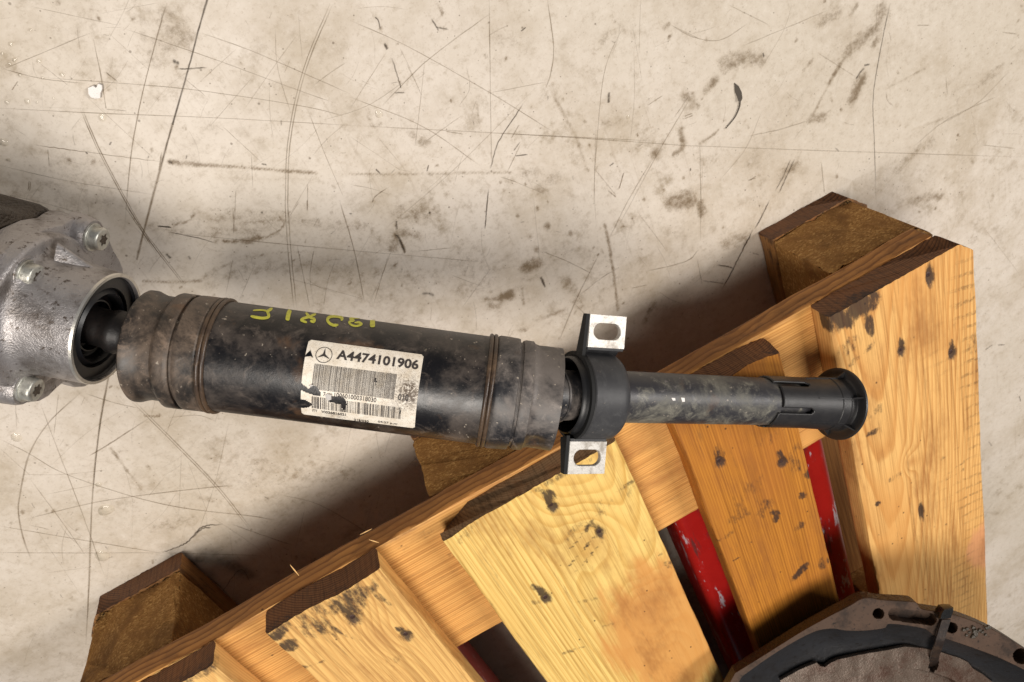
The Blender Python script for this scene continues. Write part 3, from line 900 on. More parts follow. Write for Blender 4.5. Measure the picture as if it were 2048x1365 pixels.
            (K((150, 550), (420, 550), (700, 520)), 1.5, .5, .2, 0), (K((300, 680), (600, 620)), 1.4, .5, .2, 0), (K((380, 30), (350, 300)), 1.4, .5, .1, 0), (K((100, 50), (110, 250)), 1.5, .5, .2, 0), (K((0, 380), (200, 560)), 1.3, .4, .2, 0),
            (K((200, 880), (320, 905)), 1.8, .6, .5, 0), (K((300, 1190), (600, 1150)), 1.4, .4, .3, 0), (K((1180, 400), (1160, 820)), 1.3, .4, .3, 0), (K((1350, 800), (1220, 460)), 1.2, .35, .2, 0),
            (K((1500, 870), (1750, 960), (1900, 1010)), 1.8, .6, .3, 0), (K((1060, 1060), (1700, 1075)), 1.8, .6, .2, 0), ([(560, 990), (640, 1010), (760, 1080)], 1.8, .5, .3, 0), ([(1650, 1000), (1700, 1100)], 1.5, .4, .3, 0)):
        mk(s_, px, w_ * 1.05, a_, j, db)
    for px, w_, a_, j in (
            (B((1015, 605), (870, 830), (820, 990)), 2.2, .9, .8), (B((810, 1110), (800, 1220), (790, 1340)), 2.0, .95, .2), (Cc((1265, 20), (1220, 230), (1165, 560), (1170, 800), (1180, 1180)), 1.6, .8, .3),
            (Cc((705, 930), (655, 1040), (612, 1130)), 2.4, .8, .3), (Cc((680, 935), (635, 1040), (590, 1120)), 2.0, .7, .3), (Cc((560, 1170), (510, 1270), (470, 1340)), 2.4, .85, .4),
            (Cc((1065, 465), (1085, 430), (1112, 398)), 3, .95, .3), (Cc((1112, 384), (1145, 378)), 3, .8, .2), (Cc((520, 310), (525, 335)), 2.6, .9, .1), (E((1500, 650), (1440, 770), (1380, 890), (1320, 1000)), 2.4, .95, .5),
            (E((1290, 862), (1350, 870), (1380, 880)), 2.6, .8, .3), (E((1200, 955), (1330, 970)), 2.2, .6, .4), (E((240, 930), (270, 995)), 4, .9, .3), (E((650, 275), (675, 255)), 2.4, .8, .4), (E((1130, 285), (1130, 305)), 2.6, .8, .1),
            (E((90, 215), (165, 205)), 2.2, .8, .1), (E((80, 185), (120, 130)), 1.8, .7, .1), (K((1050, 1060), (1160, 1020), (1230, 980), (1320, 900), (1450, 885)), 3.2, .95, .9), (K((1240, 970), (1310, 905), (1370, 893)), 4.0, .9, .6),
            (D((240, 175), (400, 208), (490, 232)), 2.2, .85, .4), (D((185, 143), (255, 151)), 3, .95, .2), (D((225, 295), (250, 320)), 5, .75, .2), (D((345, 305), (358, 325)), 4.5, .5, .2), (D((1475, 190), (1500, 215), (1533, 290)), 4, .9, .6),
            (D((1620, 515), (1660, 512), (1690, 525)), 6, .5, .2), (D((740, 68), (755, 70)), 3.5, .8, .1), (D((1660, 68), (1668, 72)), 4, .9, .1), (D((1225, 75), (1240, 76)), 3, .8, .1),
            (B((145, 100), (165, 120), (180, 175)), 2.6, .9, .4), (B((200, 255), (220, 290)), 4.6, .95, .3), (B((245, 340), (290, 480), (300, 520)), 2.2, .8, .8), (B((260, 545), (320, 542)), 2.4, .7, .3), (B((475, 110), (520, 180)), 3, .7, .4), (B((500, 160), (575, 172)), 2.4, .7, .3),
            (B((1000, 185), (1030, 160)), 2.4, .8, .2), (B((150, 990), (180, 1020)), 3, .8, .2), (B((450, 1005), (460, 965)), 2.4, .8, .1), (B((1515, 540), (1512, 605)), 4, .8, .2), (B((270, 1290), (275, 1345)), 4, .6, .5),
            (A((1010, 355), (1050, 375)), 7, .7, .3), (A((1045, 405), (1110, 402), (1210, 395)), 2.8, .8, .4), (A((445, 1240), (452, 1250)), 2.6, .9, .1), (A((640, 850), (652, 830)), 3, .8, .3), (A((500, 890), (512, 900)), 3, .8, .3),
            (A((985, 945), (1010, 955)), 4, .8, .2), (A((920, 1325), (1000, 1330)), 2.6, .9, .2), (A((1530, 960), (1560, 965)), 3.2, .7, .2), ([(1970, 700), (1985, 690)], 2, .5, .2), ([(1995, 690), (2010, 690)], 2, .5, .2),
            ([(360, 1175), (400, 1150), (450, 1180)], 2.2, .7, 1.2), ([(440, 1190), (480, 1140), (500, 1165)], 1.8, .6, .8)):
        mk(c_, px, w_, a_, j)
    rs = random.Random(21)
    for i in range(330):
        x = rs.uniform(-20, 2060) if rs.random() < .5 else rs.uniform(-20, 1000)
        y = rs.uniform(-20, 1300)
        an = rs.choice((1.57, 1.45, 0.05, 0.5, -0.9, 2.3, 1.8)) + rs.gauss(0, 0.25)
        L = rs.choice((14, 25, 40, 70, 130)) * rs.uniform(.6, 1.5)
        bend = rs.uniform(-.08, .08) * L
        ca, sa = math.cos(an), math.sin(an)
        mk('scratch', [(x, y), (x + ca * L / 2 - sa * bend, y + sa * L / 2 + ca * bend), (x + ca * L, y + sa * L)], rs.uniform(.9, 1.7), rs.uniform(.14, .42), .2)
    for i in range(60):
        x, y = rs.uniform(0, 2048), rs.uniform(0, 1250)
        an = rs.uniform(0, 3.14)
        L = rs.uniform(3, 14)
        mk('crack', [(x, y), (x + math.cos(an) * L, y + math.sin(an) * L)], rs.uniform(1.2, 2.2), rs.uniform(.25, .6), .4)
    for kind, nm in (('scratch', 'floor_scratches'), ('crack', 'floor_cracks')):
        VV, FF, AA, n = [], [], [], 0
        for v, f, a in RB[kind]:
            VV.append(v)
            FF += [tuple(i + n for i in q) for q in f]
            AA.append(a)
            n += len(v)
        o = build(nm, np.concatenate(VV), FF, M[kind], floor, smooth=False, fix=False, attrs={'alpha': np.concatenate(AA)})
        o['kind'] = 'stuff'


make_marks()

# ------------------------------------------------------------------ wooden pallet
RZ_DECK, RZ_CROSS = -math.pi / 2, math.pi


def board(name, parent, u0, v0, z0, L, W, T, mat, endmat, cross=False, fine=0.6, step=0.0025, seed=1, endfn=None,
          dents=(), stains=(), rough=0.0004, rad=0.0018, edge=0.0008, bulk=0.0, sidedirt=0.0, sidemat=None):
    """a sawn board; local x runs along the grain from the near end, y across, z up. u0, v0 = lowest u and v of the board"""
    xs = np.concatenate([np.arange(0, min(fine, L), step), np.linspace(min(fine, L), L, max(2, int((L - min(fine, L)) / 0.04) + 2))])
    xs = np.unique(np.round(xs, 5))
    ny = max(6, int(W / step))
    ty = np.linspace(-W / 2, W / 2, ny + 1)
    ns = max(4, int(T / 0.003))
    sz = np.linspace(T / 2, -T / 2, ns + 1)[1:-1]
    ring = [(a, T / 2) for a in ty] + [(W / 2, a) for a in sz] + [(a, -T / 2) for a in ty[::-1]] + [(-W / 2, a) for a in sz[::-1]]
    ring = np.array(ring)
    m = len(ring)
    # rounded arrises
    dy = W / 2 - np.abs(ring[:, 0])
    dz = T / 2 - np.abs(ring[:, 1])
    k = np.clip(1 - (dy + dz) / (rad * 1.2), 0, 1)
    rg = ring.copy()
    rg[:, 0] -= np.sign(ring[:, 0]) * k * rad * 0.45
    rg[:, 1] -= np.sign(ring[:, 1]) * k * rad * 0.45
    n = len(xs)
    X = np.repeat(xs, m)
    Yc = np.tile(rg[:, 0], n)
    Zc = np.tile(rg[:, 1], n)
    P = np.stack([X, Yc, Zc], 1)
    q = P + seed * 1.7
    lown = fbm(q * np.array([9, 30, 30]), 3, seed) - 0.5
    fn_ = fbm(q * np.array([70, 260, 260]), 3, seed + 5) - 0.5
    top = np.tile(np.abs(np.abs(ring[:, 1]) - T / 2) < 1e-6, n)
    side = np.tile(np.abs(np.abs(ring[:, 0]) - W / 2) < 1e-6, n)
    Zc = Zc + np.where(top, np.sign(Zc) * (lown * rough * 1.2 + fn_ * rough * (1.0 if bulk else 0.12)), 0)
    wob = fbm(np.stack([X * 14, np.sign(Yc) * 5, np.zeros_like(X)], 1) + seed, 3, seed + 11) - 0.5
    Yc = Yc + np.sign(Yc) * np.where(side, 1, 0) * (wob * edge * 2.2 + fn_ * edge)
    if bulk:
        bn = fbm(q * 38, 4, seed + 3) - 0.5
        Zc = Zc + np.where(top, np.sign(Zc) * np.minimum(bn, 0.05) * bulk, 0)
        Yc = Yc + np.where(side, np.sign(Yc) * np.minimum(bn, 0.05) * bulk, 0)
    dirt = np.zeros(len(X))
    rag = (fbm(np.stack([Yc * 420, Zc * 420, X * 0], 1) + seed, 3, seed + 21) - 0.5)
    off = np.zeros(len(X))
    if endfn is not None: off = endfn(Yc, Zc)
    fall = np.clip(1 - X / 0.06, 0, 1)
    Xo = X + fall * off + np.where(X < 1e-6, rag * 0.0022 * (1 + bulk * 400), 0)
    for (dx, dyy, rx, ry, dep) in dents:
        e = ((X - dx) / rx) ** 2 + ((Yc - dyy) / ry) ** 2
        gz = np.exp(-e ** 1.5)
        tm = top & (Zc > 0)
        Zc = np.where(tm, Zc - dep * gz, Zc)
        dirt = np.maximum(dirt, np.where(tm, np.exp(-(e / 1.9) ** 1.3) * 1.3, 0))
    eb = np.where(top & (Zc > 0), np.exp(-((W / 2 - np.abs(Yc)) / .004) ** 2) * .34 + np.exp(-(X / .006) ** 2) * .30, 0)
    en = fbm(np.stack([X * 16, np.sign(Yc) * 3, X * 0], 1) + seed, 3, seed + 51)
    dirt = np.maximum(dirt, eb * np.clip((en - .30) * 2.6, 0, 1))
    br = fbm(np.stack([X * 55, Yc * 120, Zc * 0], 1) + seed, 4, seed + 31)
    for (dx, dyy, rx, ry, ang, s) in stains:
        s = s if s > .85 else s * .95
        ca, sa = math.cos(ang), math.sin(ang)
        ex = ((X - dx) * ca + (Yc - dyy) * sa) / rx
        ey = (-(X - dx) * sa + (Yc - dyy) * ca) / ry
        e = ex * ex + ey * ey + (br - 0.5) * 2.4
        dirt = np.maximum(dirt, np.where(Zc > 0, s / (1 + np.exp((e - 0.8) * 5)), 0))
    if sidedirt:
        sn = fbm(np.stack([X * 6, Zc * 160, X * 0], 1) + seed, 3, seed + 41)
        dirt = np.maximum(dirt, np.where(side, sidedirt * np.clip((sn - .3) * 2.2, 0, 1), 0))
    V = np.stack([Xo, Yc, Zc], 1)
    F, fm = [], []
    for i in range(n - 1):
        a = i * m
        for j in range(m):
            j2 = (j + 1) % m
            F.append((a + j, a + m + j, a + m + j2, a + j2))
            fm.append(2 if sidemat and abs(abs(ring[j][0] + ring[j2][0]) - W) < 1e-5 else 0)
    F.append(tuple(range(m)))
    F.append(tuple(reversed(range((n - 1) * m, n * m))))
    fm += [1, 1]
    me = bpy.data.meshes.new(name)
    me.from_pydata(V.tolist(), [], F)
    me.materials.append(mat)
    me.materials.append(endmat)
    if sidemat: me.materials.append(sidemat)
    me.polygons.foreach_set('material_index', np.array(fm, dtype=np.int32))
    me.polygons.foreach_set('use_smooth', np.ones(len(F), dtype=bool))
    me.set_sharp_from_angle(angle=math.radians(40))
    a = me.attributes.new('dirt', 'FLOAT', 'POINT')
    a.data.foreach_set('value', dirt.astype(np.float32))
    o = bpy.data.objects.new(name, me)
    COL.objects.link(o)
    o.parent = parent
    if cross:      # local x -> +u (world -x), local y -> +v (world -y)
        o.rotation_euler.z = RZ_CROSS
        o.location = (-u0, -(v0 + W / 2), z0 + T / 2)
    else:          # local x -> +v (world -y), local y -> world +x
        o.rotation_euler.z = RZ_DECK
        o.location = (-(u0 + W / 2), -v0, z0 + T / 2)
    return o


def on_board(px, py, u0, W, z=0.144):
    p = at(px, py, z)
    return -p[1], p[0] + u0 + W / 2


pallet = empty('wooden_pallet', (0, 0, 0))
tag(pallet, 'worn golden pine shipping pallet lying across the lower right', 'pallet')
chamf = 0.014


def corner(sign, W, c=chamf):
    return lambda y, z: np.clip(sign * y - (W / 2 - c), 0, None) * 1.0


def nails_for(u0, W, lst):
    return [(*on_board(px, py, u0, W), rx, ry, 0.0022) for px, py, rx, ry in lst]


def streaks(u0, W, lst):
    return [(on_board(px, py, u0, W)[0] - .007, on_board(px, py, u0, W)[1], .010, .0030, .12, .95) for px, py, rx, ry in lst]


def st_for(u0, W, lst):
    return [(*on_board(px, py, u0, W), rx, ry, a, s) for px, py, rx, ry, a, s in lst]


N1 = [(1860, 551, .0085, .003), (1804, 702, .0045, .0032), (1905, 706, .0065, .003)]
N2 = [(1440, 924, .0060, .0034), (1565, 925, .0045, .0034)]
N3 = [(1103, 1012, .0050, .0036), (1200, 1066, .0050, .0034), (1092, 1198, .0052, .0038)]
N4 = [(705, 1238, .0065, .0036), (812, 1272, .0055, .0034)]
u1, W1, u2, W2, u3, W3, u4, W4, u5, W5 = .010, .131, .184, .097, .325, .148, .521, .094, .657, .133
x1 = lambda y, z: corner(1, W1)(y, z) + 0.001
x2 = lambda y, z: np.clip((y - 0.012) / 0.036, 0, 1) ** 2 * 0.006 * (0.6 + 0.4 * (z > 0)) + np.where(z > 0, 0.008 * np.clip((0.02 - y) / 0.06, 0, 1), 0) + 0.002
x3 = lambda y, z: 0.004 + np.clip((-y - 0.046) / 0.028, 0, 1) * np.where(z > 0, 0.003, 0.014)
x4 = lambda y, z: 0.0 + 0.001 * np.sin(y * 90)
x5 = lambda y, z: 0.001 + 0.012 * np.clip((-y) / 0.06, 0, 1) * (z > 0)
deck = []
deck.append(board('deck_board', pallet, u1, 0, .122, 1.2, W1, .022, WOOD['b1'], END, fine=.66, seed=11, endfn=x1,
                  dents=nails_for(u1, W1, N1 + [(1843, 1024, .012, .0024)]),
                  stains=streaks(u1, W1, N1) + st_for(u1, W1, [(1695, 634, .013, .036, .12, .98), (1737, 645, .014, .005, .2, .9), (1728, 705, .004, .020, .3, .6), (1740, 830, .008, .020, 0, .5),
                                         (1750, 862, .004, .008, 0, .9), (1885, 918, .005, .0035, 0, .6), (1755, 1008, .003, .003, 0, .9), (1790, 955, .006, .009, .3, .5),
                                         (1892, 1050, .002, .002, 0, .9), (1830, 672, .002, .003, .5, .5), (1955, 690, .03, .010, 0, .45), (1850, 1200, .004, .003, 0, .4),
                                         (1910, 900, .0018, .016, .2, .5), (1920, 930, .0018, .018, .2, .5), (1910, 950, .0018, .016, .1, .45), (1925, 610, .0018, .02, .1, .4), (1925, 640, .002, .022, .1, .4),
                                         (1760, 560, .02, .004, .1, .4), (1700, 690, .01, .012, .0, .5)])))
deck.append(board('deck_board', pallet, u2, 0, .122, 1.2, W2, .022, WOOD['b2'], END, fine=.60, seed=23, endfn=x2,
                  dents=nails_for(u2, W2, N2),
                  stains=streaks(u2, W2, N2) + st_for(u2, W2, [(1545, 1025, .006, .004, .8, .95), (1530, 1020, .012, .012, .2, .65), (1552, 1035, .009, .005, -.5, .9), (1605, 992, .005, .004, 0, .9),
                                         (1615, 950, .006, .006, 0, .9), (1600, 1145, .006, .012, .6, .95), (1648, 1125, .012, .006, 0, .85), (1600, 1055, .007, .008, 0, .6), (1592, 935, .010, .006, 0, .55),
                                         (1480, 1030, .012, .014, .4, .45), (1470, 1060, .004, .018, .2, .5), (1500, 980, .012, .02, .3, .35), (1555, 870, .01, .03, 0, .35),
                                         (1500, 1085, .002, .003, 0, .9), (1470, 1120, .002, .004, 0, .9), (1590, 905, .012, .01, 0, .4), (1440, 905, .010, .004, 0, .6), (1660, 1060, .03, .004, 0, .6)])))
deck.append(board('deck_board', pallet, u3, 0, .122, 1.2, W3, .022, WOOD['b3'], END3, fine=.42, seed=37, endfn=x3,
                  dents=nails_for(u3, W3, N3),
                  stains=streaks(u3, W3, N3) + st_for(u3, W3, [(1095, 985, .010, .0045, .3, .8), (1175, 1055, .003, .016, .6, .75), (1160, 1075, .0018, .018, .5, .8), (1170, 1095, .0018, .02, .5, .75), (1180, 1112, .0018, .018, .5, .6),
                                         (1150, 1060, .006, .016, .5, .5), (1245, 975, .003, .016, .0, .6), (1230, 1000, .010, .02, .1, .4), (1080, 1180, .012, .004, .35, .8), (1070, 1205, .004, .003, .3, .6),
                                         (930, 1062, .006, .02, .2, .45), (1180, 1200, .003, .014, -.5, .6), (1150, 1300, .003, .014, -.4, .6), (1320, 1110, .004, .003, .3, .9), (1335, 1130, .008, .004, .2, .7),
                                         (1200, 1255, .0016, .018, -.4, .4), (960, 990, .003, .03, 0, .35), (1110, 950, .004, .03, .0, .5)])))
deck.append(board('deck_board', pallet, u4, 0, .122, 1.2, W4, .022, WOOD['b4'], END, fine=.30, seed=41, endfn=x4,
                  dents=nails_for(u4, W4, N4),
                  stains=streaks(u4, W4, N4) + st_for(u4, W4, [(700, 1200, .010, .028, .15, .8), (640, 1240, .016, .020, .3, .55), (580, 1290, .007, .007, .2, .95), (620, 1250, .03, .004, .3, .7), (660, 1255, .03, .003, .3, .65),
                                         (730, 1180, .03, .003, .3, .6), (700, 1215, .02, .01, .2, .6), (790, 1320, .01, .008, .3, .35), (610, 1335, .002, .018, -.3, .6), (740, 1140, .004, .02, 0, .7), (560, 1262, .006, .012, .2, .9)])))
deck.append(board('deck_board', pallet, u5, 0, .122, 1.2, W5, .022, WOOD['b5'], END, fine=.20, seed=53, endfn=x5,
                  dents=nails_for(u5, W5, []), stains=st_for(u5, W5, [(400, 1345, .006, .03, 0, .7)])))
for b, u0, W, lst in ((deck[0], u1, W1, N1), (deck[1], u2, W2, N2), (deck[2], u3, W3, N3), (deck[3], u4, W4, N4)):
    for px, py, rx, ry in lst:
        lx, ly = on_board(px, py, u0, W)
        V, F = [], []
        rr = random.Random(px)
        for r_, z_ in ((.0001, .0004), (.0016, .0003), (.0022, .0), (.0024, -.0010)):
            for j in range(12):
                t = j * math.tau / 12
                V.append((lx + r_ * math.cos(t) * 1.1, ly + r_ * math.sin(t), .011 - .0019 + z_ + rr.uniform(-.0001, .0001)))
        for i in range(3):
            F += [(i * 12 + j, i * 12 + (j + 1) % 12, i * 12 + 12 + (j + 1) % 12, i * 12 + 12 + j) for j in range(12)]
        me = bpy.data.meshes.new('nail')
        me.from_pydata(V, [], F)
        me.materials.append(M['nail'])
        o = bpy.data.objects.new('nail', me)
        COL.objects.link(o)
        o.parent = b
for v0 in (0.0, 0.5275, 1.055):
    board('stringer_board', pallet, 0.011, v0, .100, .783, .145, .0219, WOOD['st'], END, cross=True, endfn=(corner(-1, .145, .017) if v0 == 0 else None), fine=.79 if v0 == 0 else 0, seed=61 + int(v0 * 9), rough=.0005, edge=.0016, sidedirt=.45, sidemat=SAWN,
          stains=[(0.2 + 0.09 * i, -.03 + .02 * (i % 3), .004, .006, 0, .35) for i in range(6)] + [(.17, -.03, .008, .02, .4, .5), (.46, -.06, .04, .006, 0, .35)] if v0 == 0 else ())
for v0 in (0.0015, 0.5275, 1.055):
    for u0, W, sg in ((.004, .100, 1), (.3275, .145, 0), (.697, .100, -1)):
        first = v0 < .1
        board('block', pallet, u0, v0, .0222, .1445, W, .0776, M['chip'], M['chip'], fine=.145 if first else 0, step=.003, seed=71 + int(u0 * 90 + v0 * 10),
              endfn=(corner(sg, W, .020) if sg else None), rough=.0005, edge=.001, rad=.003, bulk=.0045 if first else 0,
              stains=[(.01, 0, .02, .05, 0, .3)] if first else ())
for u0, W, sg in ((.002, .102, 1), (.3275, .145, 0), (.697, .101, -1)):
    board('bottom_board', pallet, u0, 0.0, 0.0, 1.2, W, .022, WOOD['bt'], END, fine=.12, seed=91 + int(u0 * 50), endfn=(corner(sg, W, .020) if sg else None), rough=.0006, edge=.0012, rad=.003,
          stains=[(.02, 0, .06, .1, 0, .5)])


# ------------------------------------------------------------------ red pallet-truck forks under the pallet
def fork(u0, u1_, parent):
    zt, zb, r = .0925, .040, .011
    uc, hw = (u0 + u1_) / 2, (u1_ - u0) / 2
    prof = [(-hw, zb)]
    for t in np.linspace(math.pi, math.pi / 2, 9): prof.append((-hw + r + r * math.cos(t), zt - r + r * math.sin(t)))
    prof += [(-hw * .5, zt), (0, zt), (hw * .5, zt)]
    for t in np.linspace(math.pi / 2, 0, 9): prof.append((hw - r + r * math.cos(t), zt - r + r * math.sin(t)))
    prof.append((hw, zb))
    V, F = [], []
    vs = [.112, .118, .126, .14, .16] + [.2 + .05 * i for i in range(22)]
    m = len(prof)
    for v in vs:
        k = 1 - max(0, (.14 - v) / .028) ** 2 * .25
        for a, z in prof:
            V.append((-(uc + a * k), -v, zb + (z - zb) * (1 - max(0, (.14 - v) / .028) ** 2 * .5)))
    for i in range(len(vs) - 1):
        for j in range(m - 1): F.append((i * m + j, i * m + j + 1, i * m + m + j + 1, i * m + m + j))
    F.append(tuple(range(m)))
    o = build('fork', V, F, M['red'], parent, auto=50)
    # load roller under the nose
    rv, rf = lathe([(-.03, .0001), (-.03, .036), (-.028, .038), (.028, .038), (.03, .036), (.03, .0001)], np.array([-uc, -.26, .038]), np.array([1., 0, 0]), np.array([0, 0, 1.]), 32)
    build('load_roller', rv, rf, M['rubber'], parent)
    return o


truck = empty('pallet_truck', (-.34, -.6, 0))
tag(truck, 'red steel pallet truck forks slid under the pine pallet', 'pallet truck')
fork(.133, .299, truck)
fork(.537, .703, truck)

# ------------------------------------------------------------------ propeller shaft
T0, T1 = at(420, 709, .123), at(958, 779, .172)
TA, TU, TW = frame(T1 - T0, (0, 0, 1))
TR = .0330


def axis_y(px): return 709 + (px - 420) * 70 / 538


def hit(px, py, O, A, r):
    """where the sight line meets a round bar: (s along, angle)"""
    d = nrm(ray(px, py))
    w0 = CAM_C - O
    dp, wp = d - (d @ A) * A, w0 - (w0 @ A) * A
    a, b, c = dp @ dp, 2 * dp @ wp, wp @ wp - r * r
    D_ = b * b - 4 * a * c
    t = (-b - math.sqrt(D_)) / (2 * a) if D_ >= 0 else -b / (2 * a)
    p = w0 + d * t
    s = p @ A
    q = p - s * A
    U = nrm(np.array([0, 0, 1.]) - A[2] * A)
    return s, math.atan2(q @ np.cross(A, U), q @ U)


def sT(px, r): return hit(px, axis_y(px), T0, TA, r)[0]


S0, S1 = at(1215, 793, .176), at(1706, 809, .1725)
SA, SU, SW = frame(S1 - S0, (0, 0, 1))


def sS(px, r): return hit(px, 793 + (px - 1215) * 16 / 491, S0, SA, r)[0]


shaft = empty('propeller_shaft', tuple(S0 * np.array([1, 1, 0])))
tag(shaft, 'black tubular propeller shaft with paper label and bearing bracket, resting across the pallet', 'propeller shaft')
# main tube
V, F = lathe([(sT(390, TR), TR)] + [(s, TR) for s in np.linspace(sT(400, TR), sT(985, TR), 60)], T0, TA, TU, 128)
tube = build('tube', V, F, M['tube'], shaft)


def dented(seed, amp):
    def f(s, th, r):
        p = np.stack([np.full_like(th, s * 60), np.cos(th) * 2.2, np.sin(th) * 2.2], 1) + seed
        return r + (fbm(p, 3, seed) - .5) * amp
    return f


a_ = lambda px, r=TR: sT(px, r)
left = [(a_(235, .033), .0300), (a_(235, .033), .0325), (a_(238, .033), .0333), (a_(247, .033), .0332), (a_(262, .032), .0318), (a_(272, .0312), .0312), (a_(300, .0312), .0313), (a_(303, .0325), .0326),
        (a_(305, .0344), .0341), (a_(308, .0345), .0345), (a_(334, .0345), .0345), (a_(337, .034), .0341), (a_(338, .0332), .0322), (a_(343, .0332), .0322),
        (a_(344, .0343), .0341), (a_(347, .0344), .0345), (a_(386, .0344), .0344), (a_(389, .0338), .0338), (a_(393, .0332), .0331)]
V, F = lathe(smooth_prof(left, .002), T0, TA, TU, 120, dented(3, .0012))
build('joint_cover', V, F, M['cover'], shaft)['label'] = 'brown-grey stepped steel joint cover at the left end'
V, F = lathe([(left[0][0], .0300), (left[0][0] + .012, .0285), (left[0][0] + .03, .028)], T0, TA, TU, 64)
build('cover_inner', V, F, M['slot'], shaft)
right = [(a_(986, .0338), .0331), (a_(989, .0342), .0340), (a_(993, .0345), .0345), (a_(1028, .0345), .0345), (a_(1034, .0342), .0342), (a_(1036, .0336), .0322), (a_(1041, .033), .0320), (a_(1042, .0332), .0333),
         (a_(1047, .0336), .0338), (a_(1064, .0335), .0335), (a_(1068, .0325), .0320), (a_(1076, .0312), .0312), (a_(1100, .0312), .0314), (a_(1118, .0314), .0316), (a_(1125, .0316), .0316), (a_(1126, .0316), .0306)]


def rdent(s, th, r):
    r = dented(9, .0016)(s, th, r)
    # a hammered notch on the underside of the skirt
    k = np.exp(-((s - a_(1085, .031)) / .006) ** 2) * np.exp(-((th - TH_D) / .25) ** 2)
    return r - k * .003


TH_D = hit(1060, 885, T0, TA, .031)[1]
V, F = lathe(smooth_prof(right, .002), T0, TA, TU, 120, rdent)
build('joint_cover', V, F, M['cover2'], shaft)['label'] = 'grey stepped steel joint cover beside the bearing'
V, F = lathe([(right[-1][0], .0306), (right[-1][0] - .012, .028), (right[-1][0] - .03, .020)], T0, TA, TU, 64)
build('cover_inner', V, F, M['slot'], shaft)
for px in (399, 977):
    s0 = a_(px, .0344)
    pr = []
    for t in np.linspace(0, math.tau, 13): pr.append((s0 - .0011 + .0013 * math.cos(t), .0336 + .0013 * math.sin(t)))
    pr2 = [(s + .0026, r) for s, r in pr]
    V, F = join(lathe(pr, T0, TA, TU, 96), lathe(pr2, T0, TA, TU, 96))
    build('clamp_ring', V, F, M['clamp'], shaft)
# joint neck, from inside the right cover into the bearing
E0 = T0 + TA * (right[-1][0] - .02)
E1 = S0 + SA * (sS(1185, .028))
NA, NU, NW = frame(E1 - E0, (0, 0, 1))
Ln = np.linalg.norm(E1 - E0)
V, F = lathe(smooth_prof([(0, .0165), (Ln * .50, .0165), (Ln * .66, .0165), (Ln * .665, .0172), (Ln * .70, .0172), (Ln * .705, .0160), (Ln * .9, .0160), (Ln, .0158), (Ln + .015, .0155)], .003), E0, NA, NU, 72)
build('joint_neck', V, F, M['cover2'], shaft)
# left stub into the axle housing
LE = T0 + TA * (left[0][0] + .025)

# bearing: rubber-coated ring, black rubber membrane, two slotted tabs
sl, sr = sS(1193, .0283), sS(1262, .0283)
V, F = lathe(smooth_prof([(sl, .0256), (sl, .0276), (sl + .0008, .0283), (sr - .004, .0283), (sr - .001, .0276), (sr + .001, .0262), (sr + .0015, .022), (sr + .0015, .0175)], .0025), S0, SA, SU, 96)
bearing = build('bearing_ring', V, F, M['housing'], shaft)
V, F = lathe(smooth_prof([(sl, .0262), (sl - .001, .0256), (sl - .006, .0246), (sl - .007, .0236), (sl - .005, .0230), (sl + .003, .0225), (sl + .010, .0222), (sl + .013, .0195), (sl + .010, .0178), (sl + .006, .0172), (sl + .012, .0158)], .0015), S0, SA, SU, 96)
build('rubber_membrane', V, F, M['rubber'], shaft)
f1, f2 = CAM_C + ray(1214, 664) * .440, CAM_C + ray(1173, 914) * .440
bd = f1 - f2
bd = nrm(bd - (bd @ SA) * SA)
tn = nrm(np.cross(SA, bd))
if tn[2] < 0: tn = -tn


